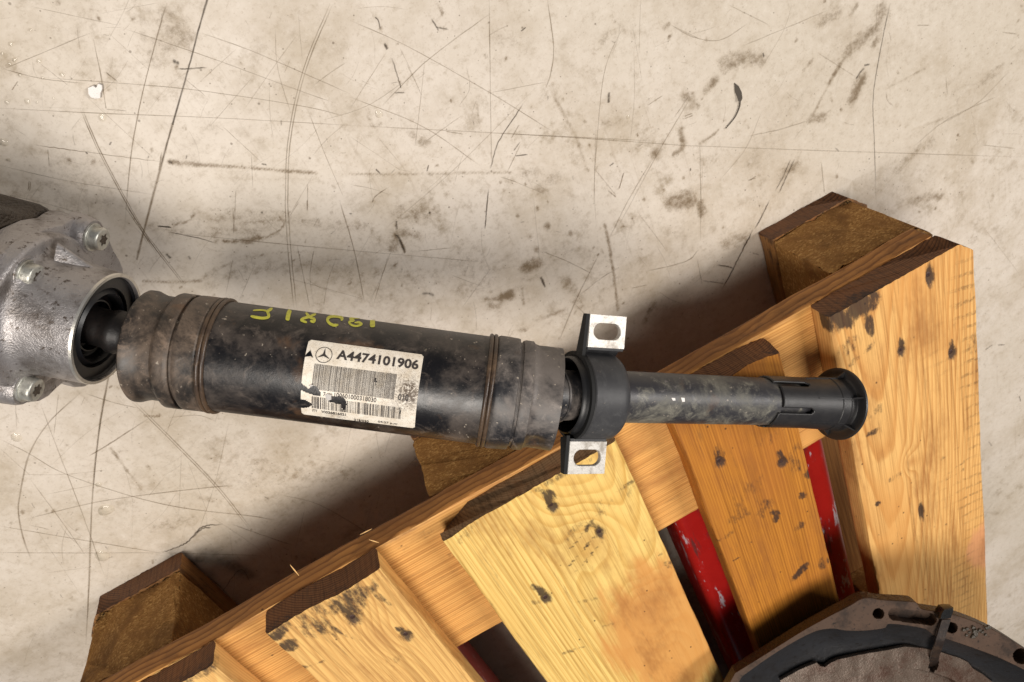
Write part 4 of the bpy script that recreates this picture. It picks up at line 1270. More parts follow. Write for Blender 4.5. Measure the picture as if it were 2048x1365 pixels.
def tab(cpx, cpy, sign, name, hx=.0132, hy=.0104):
    """steel plate with a long hole, square to the sight of the ring"""
    C0 = at_plane(cpx, cpy, f1 if sign > 0 else f2, tn)
    e1, e2 = SA, bd
    T = .0034
    nx = 40
    # outer rectangle and slot outline with matching counts
    sl_a, sl_b = .0044, .0051
    slot, outer = [], []
    for i in range(nx):
        t = math.tau * i / nx
        cx, sx = math.cos(t), math.sin(t)
        slot.append((math.copysign(sl_a, cx) * (1 if abs(cx) > 1e-6 else 0) + sl_b * cx, sl_b * sx))
        m_ = max(abs(cx) / hx, abs(sx) / hy)
        outer.append((cx / m_, sx / m_))
    for q in range(4):
        t = math.atan2(hy * (1 if q < 2 else -1), hx * (1 if q in (0, 3) else -1)) % math.tau
        k = int(round(t / math.tau * nx)) % nx
        outer[k] = (math.copysign(hx, math.cos(t)), math.copysign(hy, math.sin(t)))
    V, F = [], []
    for lst, z, sc in ((slot, -T, 1), (slot, -.0004, 1), (slot, 0, 1.05), (outer, 0, .985), (outer, -.0004, 1), (outer, -T, 1)):
        for a, b in lst: V.append(C0 + e1 * a * sc + e2 * b * sc + tn * z)
    for k in range(5):
        for j in range(nx): F.append((k * nx + j, k * nx + (j + 1) % nx, k * nx + nx + (j + 1) % nx, k * nx + nx + j))
    for j in range(nx): F.append((5 * nx + j, 5 * nx + (j + 1) % nx, (j + 1) % nx, j))
    o = build('mounting_tab', np.array(V), F, M['zinc'], shaft, auto=30)
    o['label'] = name
    # bent web from the ring up to the plate
    rb = C0 - e2 * sign * hy
    side = S0 + SA * ((rb - S0) @ SA) + bd * sign * .0245
    w_ = hx * .96
    V = []
    for p, dz in ((rb + e2 * sign * .001, -.0002), (rb - e2 * sign * .0015, -.0008), (rb * .75 + side * .25 - tn * .003, 0), (side, 0)):
        for a in (-w_, w_): V += [p + e1 * a + tn * dz, p + e1 * a + tn * (dz - .003)]
    F = []
    for i in range(3):
        b_ = i * 4
        F += [(b_, b_ + 2, b_ + 6, b_ + 4), (b_ + 1, b_ + 5, b_ + 7, b_ + 3), (b_, b_ + 4, b_ + 5, b_ + 1), (b_ + 2, b_ + 3, b_ + 7, b_ + 6)]
    build('tab_web', np.array(V), F, M['housing'], shaft)
    return C0


c1 = tab(1215, 664, 1, 'bright slotted mounting tab over the floor')
c2 = tab(1175, 916, -1, 'bright slotted mounting tab over the pale board')
# black edge plate on the left face of the bracket, lemon shaped between both tabs
V, F = [], []
sE = min((c1 - S0) @ SA, (c2 - S0) @ SA) - .0133
print('ring face', sl, 'tab edges', (c1 - S0) @ SA - .0132, (c2 - S0) @ SA - .0132)
ctr = S0 + SA * (sl - .0006)
vv1, vv2 = (c1 - ctr), (c2 - ctr)
y1, y2 = vv1 @ bd + .0104, vv2 @ bd - .0104
h1, h2 = vv1 @ tn, vv2 @ tn
wn = np.cross(SA, bd)
wn = wn if wn @ tn > 0 else -wn
outl, inl = [], []
for j in range(72):
    t = math.tau * j / 72
    outl.append((math.cos(t) * .0283, math.sin(t) * .0283))
    inl.append((math.cos(t) * .0255, math.sin(t) * .0255))
for off in (0, -.0022):
    for lst in (outl, inl):
        for a, b in lst: V.append(ctr + SA * off + wn * a + bd * b)
for j in range(72):
    k = (j + 1) % 72
    F += [(j, k, 72 + k, 72 + j), (144 + j, 216 + j, 216 + k, 144 + k), (j, 144 + j, 144 + k, k), (72 + j, 72 + k, 216 + k, 216 + j)]
n0 = len(V)
for sgn, yy, hh in ((1, y1, h1), (-1, y2, h2)):
    base = len(V)
    pts = [(hh - .0046, yy), (hh - .0002, yy), (hh - .0002, sgn * .0240), (hh - .0090, sgn * .0265)]
    cc = c1 if sgn > 0 else c2
    tip = (cc - ctr) @ SA - .0134
    for off in (0, -.0022):
        for (a, b), o_ in zip(pts, (tip, tip, min(tip, 0), min(tip, 0))): V.append(ctr + SA * (off + o_) + wn * a + bd * b)
    F += [(base, base + 1, base + 2, base + 3), (base + 7, base + 6, base + 5, base + 4)] + [(base + i, base + 4 + i, base + 4 + (i + 1) % 4, base + (i + 1) % 4) for i in range(4)]
build('bracket_plate', np.array(V), F, M['slot'], shaft, auto=30)

# slim shaft and plastic guide sleeve
s_end = sS(1556, .017)
V, F = lathe([(sr - .001, .0182), (sr + .004, .0182), (sr + .0045, .0170)] + [(s, .0170) for s in np.linspace(sr + .006, s_end + .004, 30)] + [(s_end + .0045, .0150), (sS(1640, .0185), .0148), (sS(1640, .0185) + .02, .0146)], S0, SA, SU, 96)
build('slim_shaft', V, F, M['shaft'], shaft)
b0, b1_ = sS(1562, .0186), sS(1706, .02)
th_mid = hit(1650, 797, S0, SA, .0186)[1]
th_u = hit(1600, 769, S0, SA, .0186)[1]
th_l = hit(1600, 823, S0, SA, .0186)[1]
sl0, sl1 = sS(1560, .0186), sS(1630, .0186)
prof = [(s, np.interp(s, [b0, sS(1640, .0186), b1_], [.0186, .0188, .0198])) for s in np.linspace(b0, b1_, 64)]


def keep(s, th):
    for tc in (th_u, th_l):
        d = (th - tc + math.pi) % math.tau - math.pi
        e = sl1 - .003
        if s < e and abs(d) < .115: return False
        if s >= e and ((s - e) / .003) ** 2 + (d / .115) ** 2 < 1: return False
    d = (th - th_mid + math.pi) % math.tau - math.pi
    if abs(d) < 0.5 and s < b0 + .0035: return False
    if abs(d) > 1.3 and s < b0 - .002 + .004 * math.sin(th * 2): return False
    return True


V1 = lathe(prof, S0, SA, SU, 160, keep=keep)
V2 = lathe([(s, r - .0018) for s, r in prof], S0, SA, SU, 160, keep=keep)
sleeve = build('guide_sleeve', *V1, M['plastic'], shaft)
mod = sleeve.modifiers.new('wall', 'SOLIDIFY')
mod.thickness = .0018
mod.offset = -1
fr = .0272
sf = sS(1737, fr) - .0022
V, F = lathe(smooth_prof([(b1_ - .001, .0197), (sf - .0012, .0200), (sf - .0003, .0205), (sf, .0214), (sf + .0001, .0262), (sf + .0003, fr - .0002), (sf + .0008, fr), (sf + .0020, fr), (sf + .0022, .0262), (sf + .0022, .0196), (b1_ - .01, .0180)], .0012), S0, SA, SU, 110)
build('sleeve_flange', V, F, M['plastic'], shaft)
V, F = lathe([(sS(1688, .02), .0197), (sS(1688, .02) + .0004, .0201), (sS(1688, .02) + .0008, .0198)], S0, SA, SU, 96)
build('sleeve_seam', V, F, M['plastic'], shaft)
for i in range(6):
    th = th_mid + math.tau * i / 6
    rad_ = math.cos(th) * SU + math.sin(th) * SW
    tg = np.cross(SA, rad_)
    V = []
    for s, r in ((sS(1637, .0188), .0186), (sS(1637, .0188) + .001, .0192), (sf - .006, .0206), (sf + .0003, .0258), (sf + .0003, .0180), (sf - .006, .0180)):
        for k in (-.0005, .0005): V.append(S0 + SA * s + rad_ * r + tg * k)
    F = [(0, 2, 4, 6, 8, 10), (1, 11, 9, 7, 5, 3)] + [(2 * j, 2 * j + 1, (2 * j + 3) % 12, (2 * j + 2) % 12) for j in range(6)]
    build('rib', np.array(V), F, M['plastic'], shaft, smooth=False)
for px, py, w_, h_ in ((1347, 799, .0016, .0009), (1366, 800, .0016, .0014)):
    s, th = hit(px, py, S0, SA, .0171)
    V = [S0 + SA * (s + a) + (.01712) * (math.cos(th + b) * SU + math.sin(th + b) * SW) for a, b in ((-w_, -h_ / .017), (w_ * .8, -h_ / .02), (w_, h_ / .02), (-w_ * .3, h_ / .017))]
    build('paint_chip', np.array(V), [(0, 1, 2, 3)], M['white_chip'], shaft, fix=False)

# --- paper label
cs = [hit(px, py, T0, TA, TR) for px, py in ((617, 684), (846, 706), (832, 857), (604, 828))]
Ls0, Ls1 = (cs[0][0] + cs[3][0]) / 2, (cs[1][0] + cs[2][0]) / 2
Lt0, Lt1 = (cs[0][1] + cs[1][1]) / 2, (cs[2][1] + cs[3][1]) / 2
LW, LH = Ls1 - Ls0, abs(Lt1 - Lt0) * TR


def lab(a, b, lift=.0002):
    """label coordinates: a 0..1 left to right, b 0..1 top to bottom"""
    s, th = Ls0 + a * LW, Lt0 + b * (Lt1 - Lt0)
    return T0 + TA * s + (TR + lift) * (math.cos(th) * TU + math.sin(th) * TW)


def inpoly(x, y, poly):
    c = False
    for (x1_, y1_), (x2_, y2_) in zip(poly, poly[1:] + poly[:1]):
        if (y1_ > y) != (y2_ > y) and x < (x2_ - x1_) * (y - y1_) / (y2_ - y1_) + x1_: c = not c
    return c


QZ = lambda zx, zy: (lambda h_: ((h_[0] - Ls0) / LW, (h_[1] - Lt0) / (Lt1 - Lt0)))(hit(600 + zx / 6.823, 670 + zy / 6.823, T0, TA, TR))
TEAR = [[QZ(*p) for p in t] for t in (
    [(10, 650), (60, 690), (120, 735), (150, 700), (210, 690), (250, 730), (290, 800), (280, 840), (220, 832), (130, 800), (40, 770), (5, 740)],
    [(385, 890), (440, 830), (480, 835), (560, 840), (620, 880), (640, 940), (630, 1000), (600, 1035), (575, 1000), (560, 950), (470, 930), (400, 915)],
    [(5, 880), (80, 890), (150, 925), (180, 945), (130, 985), (60, 995), (5, 990)],
    [(1030, 580), (1050, 590), (1050, 640), (1030, 685), (1020, 650)],
    [(1350, 1020), (1372, 1010), (1378, 1060), (1360, 1090)])]
na, nb = 130, 90
V, F, gr = [], [], []
rc = .035
for j in range(nb + 1):
    for i in range(na + 1):
        a, b = i / na, j / nb
        V.append(lab(a, b))
rn = np.random.RandomState(2)
for j in range(nb):
    for i in range(na):
        a, b = (i + .5) / na, (j + .5) / nb
        ca, cb = max(rc - a, a - 1 + rc, 0), max(rc * 1.4 - b, b - 1 + rc * 1.4, 0) / 1.4
        if ca > 0 and cb > 0 and ca * ca + cb * cb > rc * rc: continue
        if any(inpoly(a, b, t) for t in TEAR): continue
        F.append((j * (na + 1) + i, j * (na + 1) + i + 1, (j + 1) * (na + 1) + i + 1, (j + 1) * (na + 1) + i))
ga = np.array([((i / na), (j / nb)) for j in range(nb + 1) for i in range(na + 1)])
gr = 1.25 * np.exp(-(((ga[:, 0] - .93) / .10) ** 2 + ((ga[:, 1] - .49) / .16) ** 2)) + .35 * np.exp(-(((ga[:, 0] - .80) / .2) ** 2 + ((ga[:, 1] - .5) / .3) ** 2)) + .5 * np.exp(-(((ga[:, 0] - .30) / .08) ** 2 + ((ga[:, 1] - .95) / .04) ** 2))
label = build('paper_label', V, F, M['label'], shaft, fix=False, attrs={'grime': gr})
label['label'] = 'torn off-white paper part label with barcodes'


def txt(body, a, b, h, wd, bold=0.0, yoff=0.0):
    """flat lettering laid on the label; a, b = left end and baseline, h = capital height and wd = width, in label units"""
    cu = bpy.data.curves.new('txt', 'FONT')
    cu.body = body
    cu.size = 1
    cu.offset = bold
    cu.resolution_u = 4
    o = bpy.data.objects.new('txt', cu)
    COL.objects.link(o)
    dg = bpy.context.evaluated_depsgraph_get()
    me = o.evaluated_get(dg).to_mesh()
    P = np.array([v.co[:] for v in me.vertices])
    Fs = [tuple(p.vertices) for p in me.polygons]
    o.evaluated_get(dg).to_mesh_clear()
    bpy.data.objects.remove(o)
    bpy.data.curves.remove(cu)
    lo, hi = P.min(0), P.max(0)
    out = []
    for p in P:
        aa = a + (p[0] - lo[0]) / (hi[0] - lo[0]) * wd
        bb = b - (p[1] - lo[1]) / (hi[1] - lo[1]) * h
        out.append(lab(aa, bb, .00042))
    return np.array(out), Fs


def pbar(a0, a1, b0, b1, n=10, lift=.00034):
    V, F = [], []
    for j in range(n + 1):
        b = b0 + (b1 - b0) * j / n
        V += [lab(a0, b, lift), lab(a1, b, lift)]
    for j in range(n): F.append((2 * j, 2 * j + 1, 2 * j + 3, 2 * j + 2))
    return np.array(V), F


def in_tear(a, b): return any(inpoly(a, b, t) for t in TEAR)


ink = []
QL = lambda zx, zy: (lambda h_: ((h_[0] - Ls0) / LW, (h_[1] - Lt0) / (Lt1 - Lt0)))(hit(600 + zx / 6.823, 670 + zy / 6.823, T0, TA, TR))


def line(body, x0, y0, x1, y1, cap, bold):
    """text whose baseline runs between two spots on the label"""
    (a0, b0_), (a1, b1_t) = QL(x0, y0), QL(x1, y1)
    (_, bt) = QL(x0, y0 - cap)
    ink.append(txt(body, a0, (b0_ + b1_t) / 2, b0_ - bt, a1 - a0, bold))


line('A4474101906', 490, 350, 1612, 468, 135, .030)
line('7', 318, 832, 350, 836, 55, .012)
line('100601000318030', 470, 858, 1042, 910, 62, .010)
line('010', 1335, 890, 1478, 906, 88, .016)
line('ITT', 172, 1042, 240, 1050, 30, .014)
line('VI036816021', 295, 1068, 630, 1094, 34, .022)
line('318/030', 740, 1172, 940, 1186, 28, .022)
line('04:27 p.m', 1065, 1200, 1325, 1226, 32, .014)
(_, B10), (_, B11), (_, B20), (_, B21) = QL(600, 445), QL(600, 795), QL(700, 905), QL(700, 1062)
rb = random.Random(99)
x = .092
while x < .80:
    wv = rb.choice((.0022, .0022, .0034, .0048))
    b = .315
    n = 22
    for k in range(n):
        if in_tear(x + wv / 2, B10 + (k + .5) * (B11 - B10) / n): continue
        ink.append(pbar(x, x + wv, B10 + k * (B11 - B10) / n, B10 + (k + 1) * (B11 - B10) / n, 1))
    x += wv + rb.choice((.0022, .0030, .0040))
x = .095
while x < .870:
    wv = rb.choice((.003, .003, .006, .009))
    for k in range(12):
        if in_tear(x + wv / 2, B20 + (k + .5) * (B21 - B20) / 12): continue
        ink.append(pbar(x, x + wv, B20 + k * (B21 - B20) / 12, B20 + (k + 1) * (B21 - B20) / 12, 1))
    x += wv + rb.choice((.003, .005, .009))
# ringed three-pointed star
(sa, sb), sR = QL(329, 277), .071
asp = LW / LH
V, F = [], []
for r_ in (sR, sR * .925):
    for j in range(56):
        t = math.tau * j / 56
        V.append(lab(sa + r_ * math.cos(t), sb + r_ * math.sin(t) * asp, .00042))
F = [(j, (j + 1) % 56, 56 + (j + 1) % 56, 56 + j) for j in range(56)]
ink.append((np.array(V), F))
V = [lab(sa, sb, .00044)]
for k in range(3):
    t = -math.pi / 2 + k * math.tau / 3
    V.append(lab(sa + sR * .90 * math.cos(t), sb + sR * .90 * math.sin(t) * asp, .00044))
    V.append(lab(sa + sR * .17 * math.cos(t + math.pi / 3), sb + sR * .17 * math.sin(t + math.pi / 3) * asp, .00044))
F = []
for k in range(3):
    p = 1 + 2 * k
    F += [(0, p, p + 1), (0, (p + 1) if p + 1 <= 6 else 1, 1 + (2 * (k + 1)) % 6)]
ink.append((np.array(V), F))
V, F = join(*ink)
build('label_print', V, F, M['ink'], label, fix=False, smooth=False)
V = [lab(a, b, .0005) for a, b in ((.035, .135), (.070, .225), (.048, .205), (-.005, .225), (.012, .18))]
build('arrow_mark', np.array(V), [(0, 1, 2, 4), (2, 3, 4)], M['ink_black'], label, fix=False, smooth=False)
for pts in ([(*QZ(345, 815), .0004), (*QZ(380, 795), .0012), (*QZ(440, 805), .0022), (*QZ(445, 850), .0030), (*QZ(390, 885), .0014), (*QZ(355, 860), .0005)], [(*QZ(120, 690), .0004), (*QZ(160, 675), .0012), (*QZ(200, 680), .0018), (*QZ(150, 705), .0005)]):
    V = [lab(*p) for p in pts]
    build('torn_flap', np.array(V), [tuple(range(len(pts)))], M['white_chip'], label, fix=False)

# --- yellow paint-marker strokes near the top of the tube
Y = lambda *p: [(480 + a / 6.606, 580 + b / 6.606) for a, b in p]
YS = [(Y((430, 245), (395, 268), (365, 290), (378, 330), (372, 365), (300, 378), (200, 364), (140, 350)), 5.6), (Y((360, 285), (300, 272), (240, 272), (172, 277)), 3.6),
      (Y((662, 268), (640, 330), (626, 410)), 9.0), (Y((868, 305), (925, 368), (980, 390), (972, 425), (925, 412)), 5.2), (Y((1005, 322), (920, 358), (832, 385), (815, 410), (885, 436)), 5.0),
      (Y((1340, 415), (1345, 375), (1280, 357), (1190, 362), (1157, 400), (1182, 445), (1240, 473), (1300, 465)), 5.6),
      (Y((1590, 378), (1520, 372), (1455, 388), (1500, 410), (1442, 430), (1472, 468), (1540, 483), (1604, 460), (1570, 436), (1512, 440)), 4.6), (Y((1752, 400), (1750, 450), (1748, 500)), 9.5)]
yp = []
for q, (pts, wd) in enumerate(YS):
    P = spline(pts, 8)
    d = np.gradient(P, axis=0)
    d /= np.linalg.norm(d, axis=1)[:, None] + 1e-9
    nv = np.stack([-d[:, 1], d[:, 0]], 1)
    k = len(P)
    t = np.linspace(0, 1, k)
    rr = np.random.RandomState(q)
    hw = wd / 2 * np.clip(np.minimum(t, 1 - t) * 7 + .45, 0, 1) * (.85 + .3 * np.interp(t, np.linspace(0, 1, 7), rr.rand(7)))
    V, F = [], []
    for row in (-1, -.4, .2, 1):
        for i in range(k):
            p = P[i] + nv[i] * hw[i] * row
            s, th = hit(p[0], p[1], T0, TA, TR)
            V.append(T0 + TA * s + (TR + .00018 + q * 1e-5) * (math.cos(th) * TU + math.sin(th) * TW))
    for r_ in range(3):
        for i in range(k - 1): F.append((r_ * k + i, r_ * k + i + 1, r_ * k + k + i + 1, r_ * k + k + i))
    yp.append((np.array(V), F))
V, F = join(*yp)
build('paint_marking', V, F, M['yellow'], shaft, fix=False)['label'] = 'yellow hand-painted characters'

# ------------------------------------------------------------------ axle housing at the left
OC = at(217, 659, .104)
rc_ = nrm(OC - CAM_C)
ec = CAM_R.T @ np.array([.966, .259, 0.])
ec = nrm(ec - (ec @ rc_) * rc_)
PHI = math.radians(28)
HN = nrm(math.cos(PHI) * ec - math.sin(PHI) * rc_)
_, HU, HW = frame(HN, (0, 0, 1))
dep = (CAM_R @ (OC - CAM_C))[2]
HR = 115.0 * dep / FPX
housing = empty('axle_housing', tuple(OC * np.array([1, 1, 0])))
tag(housing, 'cast aluminium axle housing with torx bolts and black seal, cut by the left edge', 'axle housing')
FB = -.043                       # flange face behind the mouth
k_ = HR / .0338
V, F = lathe(smooth_prof([(-.012, HR * .915), (-.001, HR * .925), (0, HR * .935), (0, HR * .99), (-.001, HR), (-.012, HR * 1.02), (-.028, HR * 1.06), (-.032, HR * 1.085), (-.0350, HR * 1.14), (-.0362, HR * 1.20), (-.0365, HR * 1.33), (-.0370, HR * 1.36), (-.0385, HR * 1.385), (FB - .002, HR * 1.41)], .0014), OC, HN, HU, 110)
build('snout', V, F, M['alu'], housing)
V, F = lathe([(-.001, HR * .925), (.0002, HR * .94), (.0002, HR * .99), (-.0012, HR * 1.002)], OC, HN, HU, 110)
build('snout_rim', V, F, M['alu_rim'], housing)
V, F = lathe(smooth_prof([(-.002, HR * .925), (-.0035, HR * .90), (-.0035, HR * .72), (-.0060, HR * .70), (-.0045, HR * .66), (-.003, HR * .62), (-.005, HR * .585), (-.010, HR * .57), (-.012, HR * .50), (-.008, HR * .465), (-.008, HR * .44), (-.014, HR * .42), (-.018, HR * .2), (-.018, .0001)], .0012), OC, HN, HU, 96)
build('seal', V, F, M['rubber'], housing)
# joint stub, belongs to the shaft
J0 = OC - HN * .012
JA, JU, JW = frame(LE - J0, (0, 0, 1))
Lj = np.linalg.norm(LE - J0)
V, F = lathe(smooth_prof([(0, .0115), (Lj * .2, .0115), (Lj * .25, .0130), (Lj * .32, .0130), (Lj * .36, .0115), (Lj * .6, .0115), (Lj * .64, .016), (Lj, .017)], .002), J0, JA, JU, 64)
build('joint_stub', V, F, M['stub'], shaft)
FP = OC + HN * FB


def hp(px, py, off=0.0): return at_plane(px, py, FP + HN * off, HN)


out = [(-260, 640), (-200, 585), (-110, 540), (-40, 518), (18, 503), (40, 486), (62, 472), (96, 456), (128, 450), (140, 441), (152, 435), (172, 437), (198, 446), (214, 460), (221, 482), (228, 500), (240, 520), (247, 536),
       (249, 556), (246, 600), (238, 650), (225, 700), (205, 745), (184, 768), (170, 775), (152, 776), (140, 768), (128, 766), (114, 778), (98, 794), (80, 804), (58, 807), (34, 799), (4, 792), (-60, 786), (-140, 780), (-230, 750)]
V, F = prism([hp(*p) for p in out], HN, .016, .0016)
build('bolt_flange', V, F, M['alu'], housing, auto=30)
# ribs between snout and flange
def rib(pa, oa, pb, ob, w=.0022, dpt=.012):
    A0, B0 = hp(*pa, oa), hp(*pb, ob)
    V = []
    for t in np.linspace(0, 1, 7):
        P_ = A0 * (1 - t) + B0 * t
        rad_ = P_ - OC
        rad_ = nrm(rad_ - (rad_ @ HN) * HN)
        sd_ = nrm(np.cross(rad_, B0 - A0))
        for k, hh in ((-2.6, -dpt), (-1.2, -.003), (-.5, -.0005), (0, 0), (.5, -.0005), (1.2, -.003), (2.6, -dpt)): V.append(P_ + sd_ * w * k + rad_ * hh)
    F = [(i * 7 + j, i * 7 + j + 1, i * 7 + j + 8, i * 7 + j + 7) for i in range(6) for j in range(6)] + [tuple(range(7)), tuple(reversed(range(42, 49)))]
    return build('rib', np.array(V), F, M['alu'], housing, auto=60)


rib((116, 486), .012, (208, 548), .036)
rib((40, 655), .012, (118, 684), .028)
rib((48, 692), .012, (152, 757), .030)


def torx(px, py, rpx=26, off=.0066):
    C0 = hp(px, py, off)
    R_ = rpx * (CAM_R @ (C0 - CAM_C))[2] / FPX
    hgt = R_ * .95
    parts = [(-.001, R_ * 1.14), (R_ * .15, R_ * 1.14), (R_ * .19, R_ * 1.09), (R_ * .19, R_ * .97), (hgt - R_ * .14, R_ * .94), (hgt - R_ * .04, R_ * .88), (hgt, R_ * .80), (hgt, .0001)]
    bolt = build('bolt', *lathe(smooth_prof(parts, .0010), C0, HN, HU, 56), M['bolt'], housing)
    V, F = lathe([(hgt + .0001, R_ * .42), (hgt + .0001, .0001)], C0, HN, HU, 60, lambda s, th, r: r * (1 + .20 * np.cos(6 * th)))
    build('torx_socket_shade', V, F, M['case'], bolt, auto=30)  # flat dark star on the bolt head; the recess shade is in its colour
    V, F = lathe(smooth_prof([(-.012, R_ * 1.66), (-.002, R_ * 1.5), (.0006, R_ * 1.36), (.0002, R_ * 1.1)], .001), C0, HN, HU, 48)
    build('bolt_boss', V, F, M['alu'], housing)


torx(184, 474, 25)
torx(52, 548, 26)
torx(50, 775, 26)
# dark oily gear case behind the flange, standing on the floor
cout = [(-340, 520), (-230, 450), (-120, 425), (0, 414), (24, 417), (46, 424), (64, 428), (76, 420), (88, 415), (98, 415), (112, 423), (122, 436), (126, 450), (130, 470), (150, 520), (170, 600), (150, 680), (120, 740), (60, 760), (-40, 800), (-200, 860), (-330, 800)]
Pc = [at_plane(px, py, FP - HN * .020, HN) for px, py in cout]
V, F = prism(Pc, HN, .10, .006)
V = np.asarray(V)
dn = fbm(V * 45, 4, 8) - .5
V = V + np.stack([dn, np.roll(dn, 3), np.roll(dn, 7)], 1) * .004
V[:, 2] = np.maximum(V[:, 2], .0008)
build('gear_case', V, F, M['case'], housing, auto=40)['label'] = 'dark oily gear case behind the flange'
zmin = V[:, 2].min()
fc = np.array([*(V[:, :2].mean(0)), 0])
if zmin > 0.004:
    Vb, Fb = boxv(np.array([fc[0], fc[1], 0.0]), np.array([1., 0, 0]), np.array([0, 1., 0]), np.array([0, 0, 1.]), (-.035, -.03, 0.0), (.035, .03, zmin + .03))
    build('case_foot', Vb, Fb, M['case'], housing, smooth=False)
print('housing zmin', zmin, 'HN', HN, 'HR', HR, 'OC', OC)

# ------------------------------------------------------------------ bell housing and cable tie, lower right
BP = at(1757, 1228, .200)
tc = nrm(CAM_C - BP)
BN = nrm(tc * .62 + np.array([0, 0, .55]))
_, BU, BW = frame(BN, (0, 0, 1))


def bp(px, py, off=0.0): return at_plane(px, py, BP + BN * off, BN)


def to2(P): return np.array([[(p - BP) @ BU, (p - BP) @ BW] for p in P])


def to3(Q, off=0.0): return np.array([BP + BU * q[0] + BW * q[1] + BN * off for q in Q])


o_vis = [(1470, 1347), (1530, 1310), (1600, 1266), (1660, 1232), (1700, 1211), (1722, 1198), (1742, 1196), (1762, 1200), (1826, 1204), (1836, 1210), (1846, 1219), (1900, 1228), (1950, 1244), (2000, 1267), (2048, 1297), (2090, 1326)]
i_vis = [(1484, 1354), (1518, 1329), (1552, 1306), (1592, 1282), (1632, 1263), (1664, 1258), (1690, 1262), (1726, 1263), (1768, 1258), (1781, 1249), (1843, 1257), (1858, 1264), (1870, 1273), (1892, 1279), (1960, 1302), (2010, 1322), (2060, 1347), (2090, 1366)]


def close_loop(vis, R2, C2, n=44):
    q = to2([bp(*p) for p in spline(vis, 5)])
    a0 = math.atan2(*(q[-1] - C2)[::-1])
    a1 = math.atan2(*(q[0] - C2)[::-1])
    # go the long way round from the last visible point to the first
    def span(a, b, sgn):
        d = (b - a) * sgn % math.tau
        return d
    sgn = 1 if span(a0, a1, 1) > span(a0, a1, -1) else -1
    d = span(a0, a1, sgn)
    r0, r1 = np.linalg.norm(q[-1] - C2), np.linalg.norm(q[0] - C2)
    extra = [C2 + (r0 + (r1 - r0) * t) * np.array([math.cos(a0 + sgn * d * t), math.sin(a0 + sgn * d * t)]) for t in np.linspace(0, 1, n)[1:-1]]
    return np.vstack([q, extra])


qo = to2([bp(*p) for p in (o_vis[2], o_vis[9], o_vis[-1])])
# circle through three rim points
(ax_, ay_), (bx_, by_), (cx_, cy_) = qo
dd = 2 * (ax_ * (by_ - cy_) + bx_ * (cy_ - ay_) + cx_ * (ay_ - by_))
C2 = np.array([((ax_**2 + ay_**2) * (by_ - cy_) + (bx_**2 + by_**2) * (cy_ - ay_) + (cx_**2 + cy_**2) * (ay_ - by_)) / dd,
               ((ax_**2 + ay_**2) * (cx_ - bx_) + (bx_**2 + by_**2) * (ax_ - cx_) + (cx_**2 + cy_**2) * (bx_ - ax_)) / dd])
Rb = np.linalg.norm(qo[0] - C2)
print('bell', BP, BN, 'R', Rb, 'C2', C2, to3([C2]))
bell = empty('bell_housing', tuple(to3([C2])[0] * np.array([1, 1, 0]) + np.array([0, 0, .144])))
tag(bell, 'oily brown cast bell housing with bolt holes in the lower right corner', 'bell housing')
oo, ii = close_loop(o_vis, Rb, C2), close_loop(i_vis, Rb, C2)


def resample(Q, n):
    Q = np.vstack([Q, Q[:1]])
    L = np.r_[0, np.cumsum(np.linalg.norm(np.diff(Q, axis=0), axis=1))]
    t = np.linspace(0, L[-1], n, endpoint=False)
    return np.stack([np.interp(t, L, Q[:, k]) for k in (0, 1)], 1)


def polar_match(Q, n=260):
    """resample a loop at even angles about the ring centre"""
    Q2 = np.vstack([Q, Q[:1]])
    fine = np.vstack([Q2[i] + (Q2[i + 1] - Q2[i]) * t for i in range(len(Q2) - 1) for t in np.linspace(0, 1, 40, endpoint=False)])
    a = np.arctan2(fine[:, 1] - C2[1], fine[:, 0] - C2[0])
    r = np.linalg.norm(fine - C2, axis=1)
    o = np.argsort(a)
    th = THB
    rr = np.interp(th, a[o], r[o], period=math.tau)
    return np.stack([C2[0] + rr * np.cos(th), C2[1] + rr * np.sin(th)], 1)


av = np.unwrap(np.arctan2(*(to2([bp(*p) for p in o_vis]) - C2).T[::-1]))
lo_, hi_ = min(av[0], av[-1]) - .05, max(av[0], av[-1]) + .05
THB = np.sort((np.r_[np.linspace(lo_, hi_, 560, endpoint=False), np.linspace(hi_, lo_ + math.tau, 90, endpoint=False)] + math.pi) % math.tau - math.pi)
NB = len(THB)
po, pi_ = polar_match(oo, NB), polar_match(ii, NB)
holes = [(to2([bp(1757, 1228)])[0], .0048), (to2([bp(1903, 1256)])[0], .0050), (to2([bp(2043, 1313)])[0], .0070)]
slotA, slotB = to2([bp(1790, 1229), bp(1860, 1239)])
def hgt(q):
    """relief of the flange face"""
    z = 0.0
    for c, r in holes:
        d = np.linalg.norm(q - c)
        if d < r: z = min(z, -.02)
    ab = slotB - slotA
    t = np.clip((q - slotA) @ ab / (ab @ ab), 0, 1)
    d = np.linalg.norm(q - slotA - ab * t)
    if d < .0056: z = min(z, -.011)
    return z


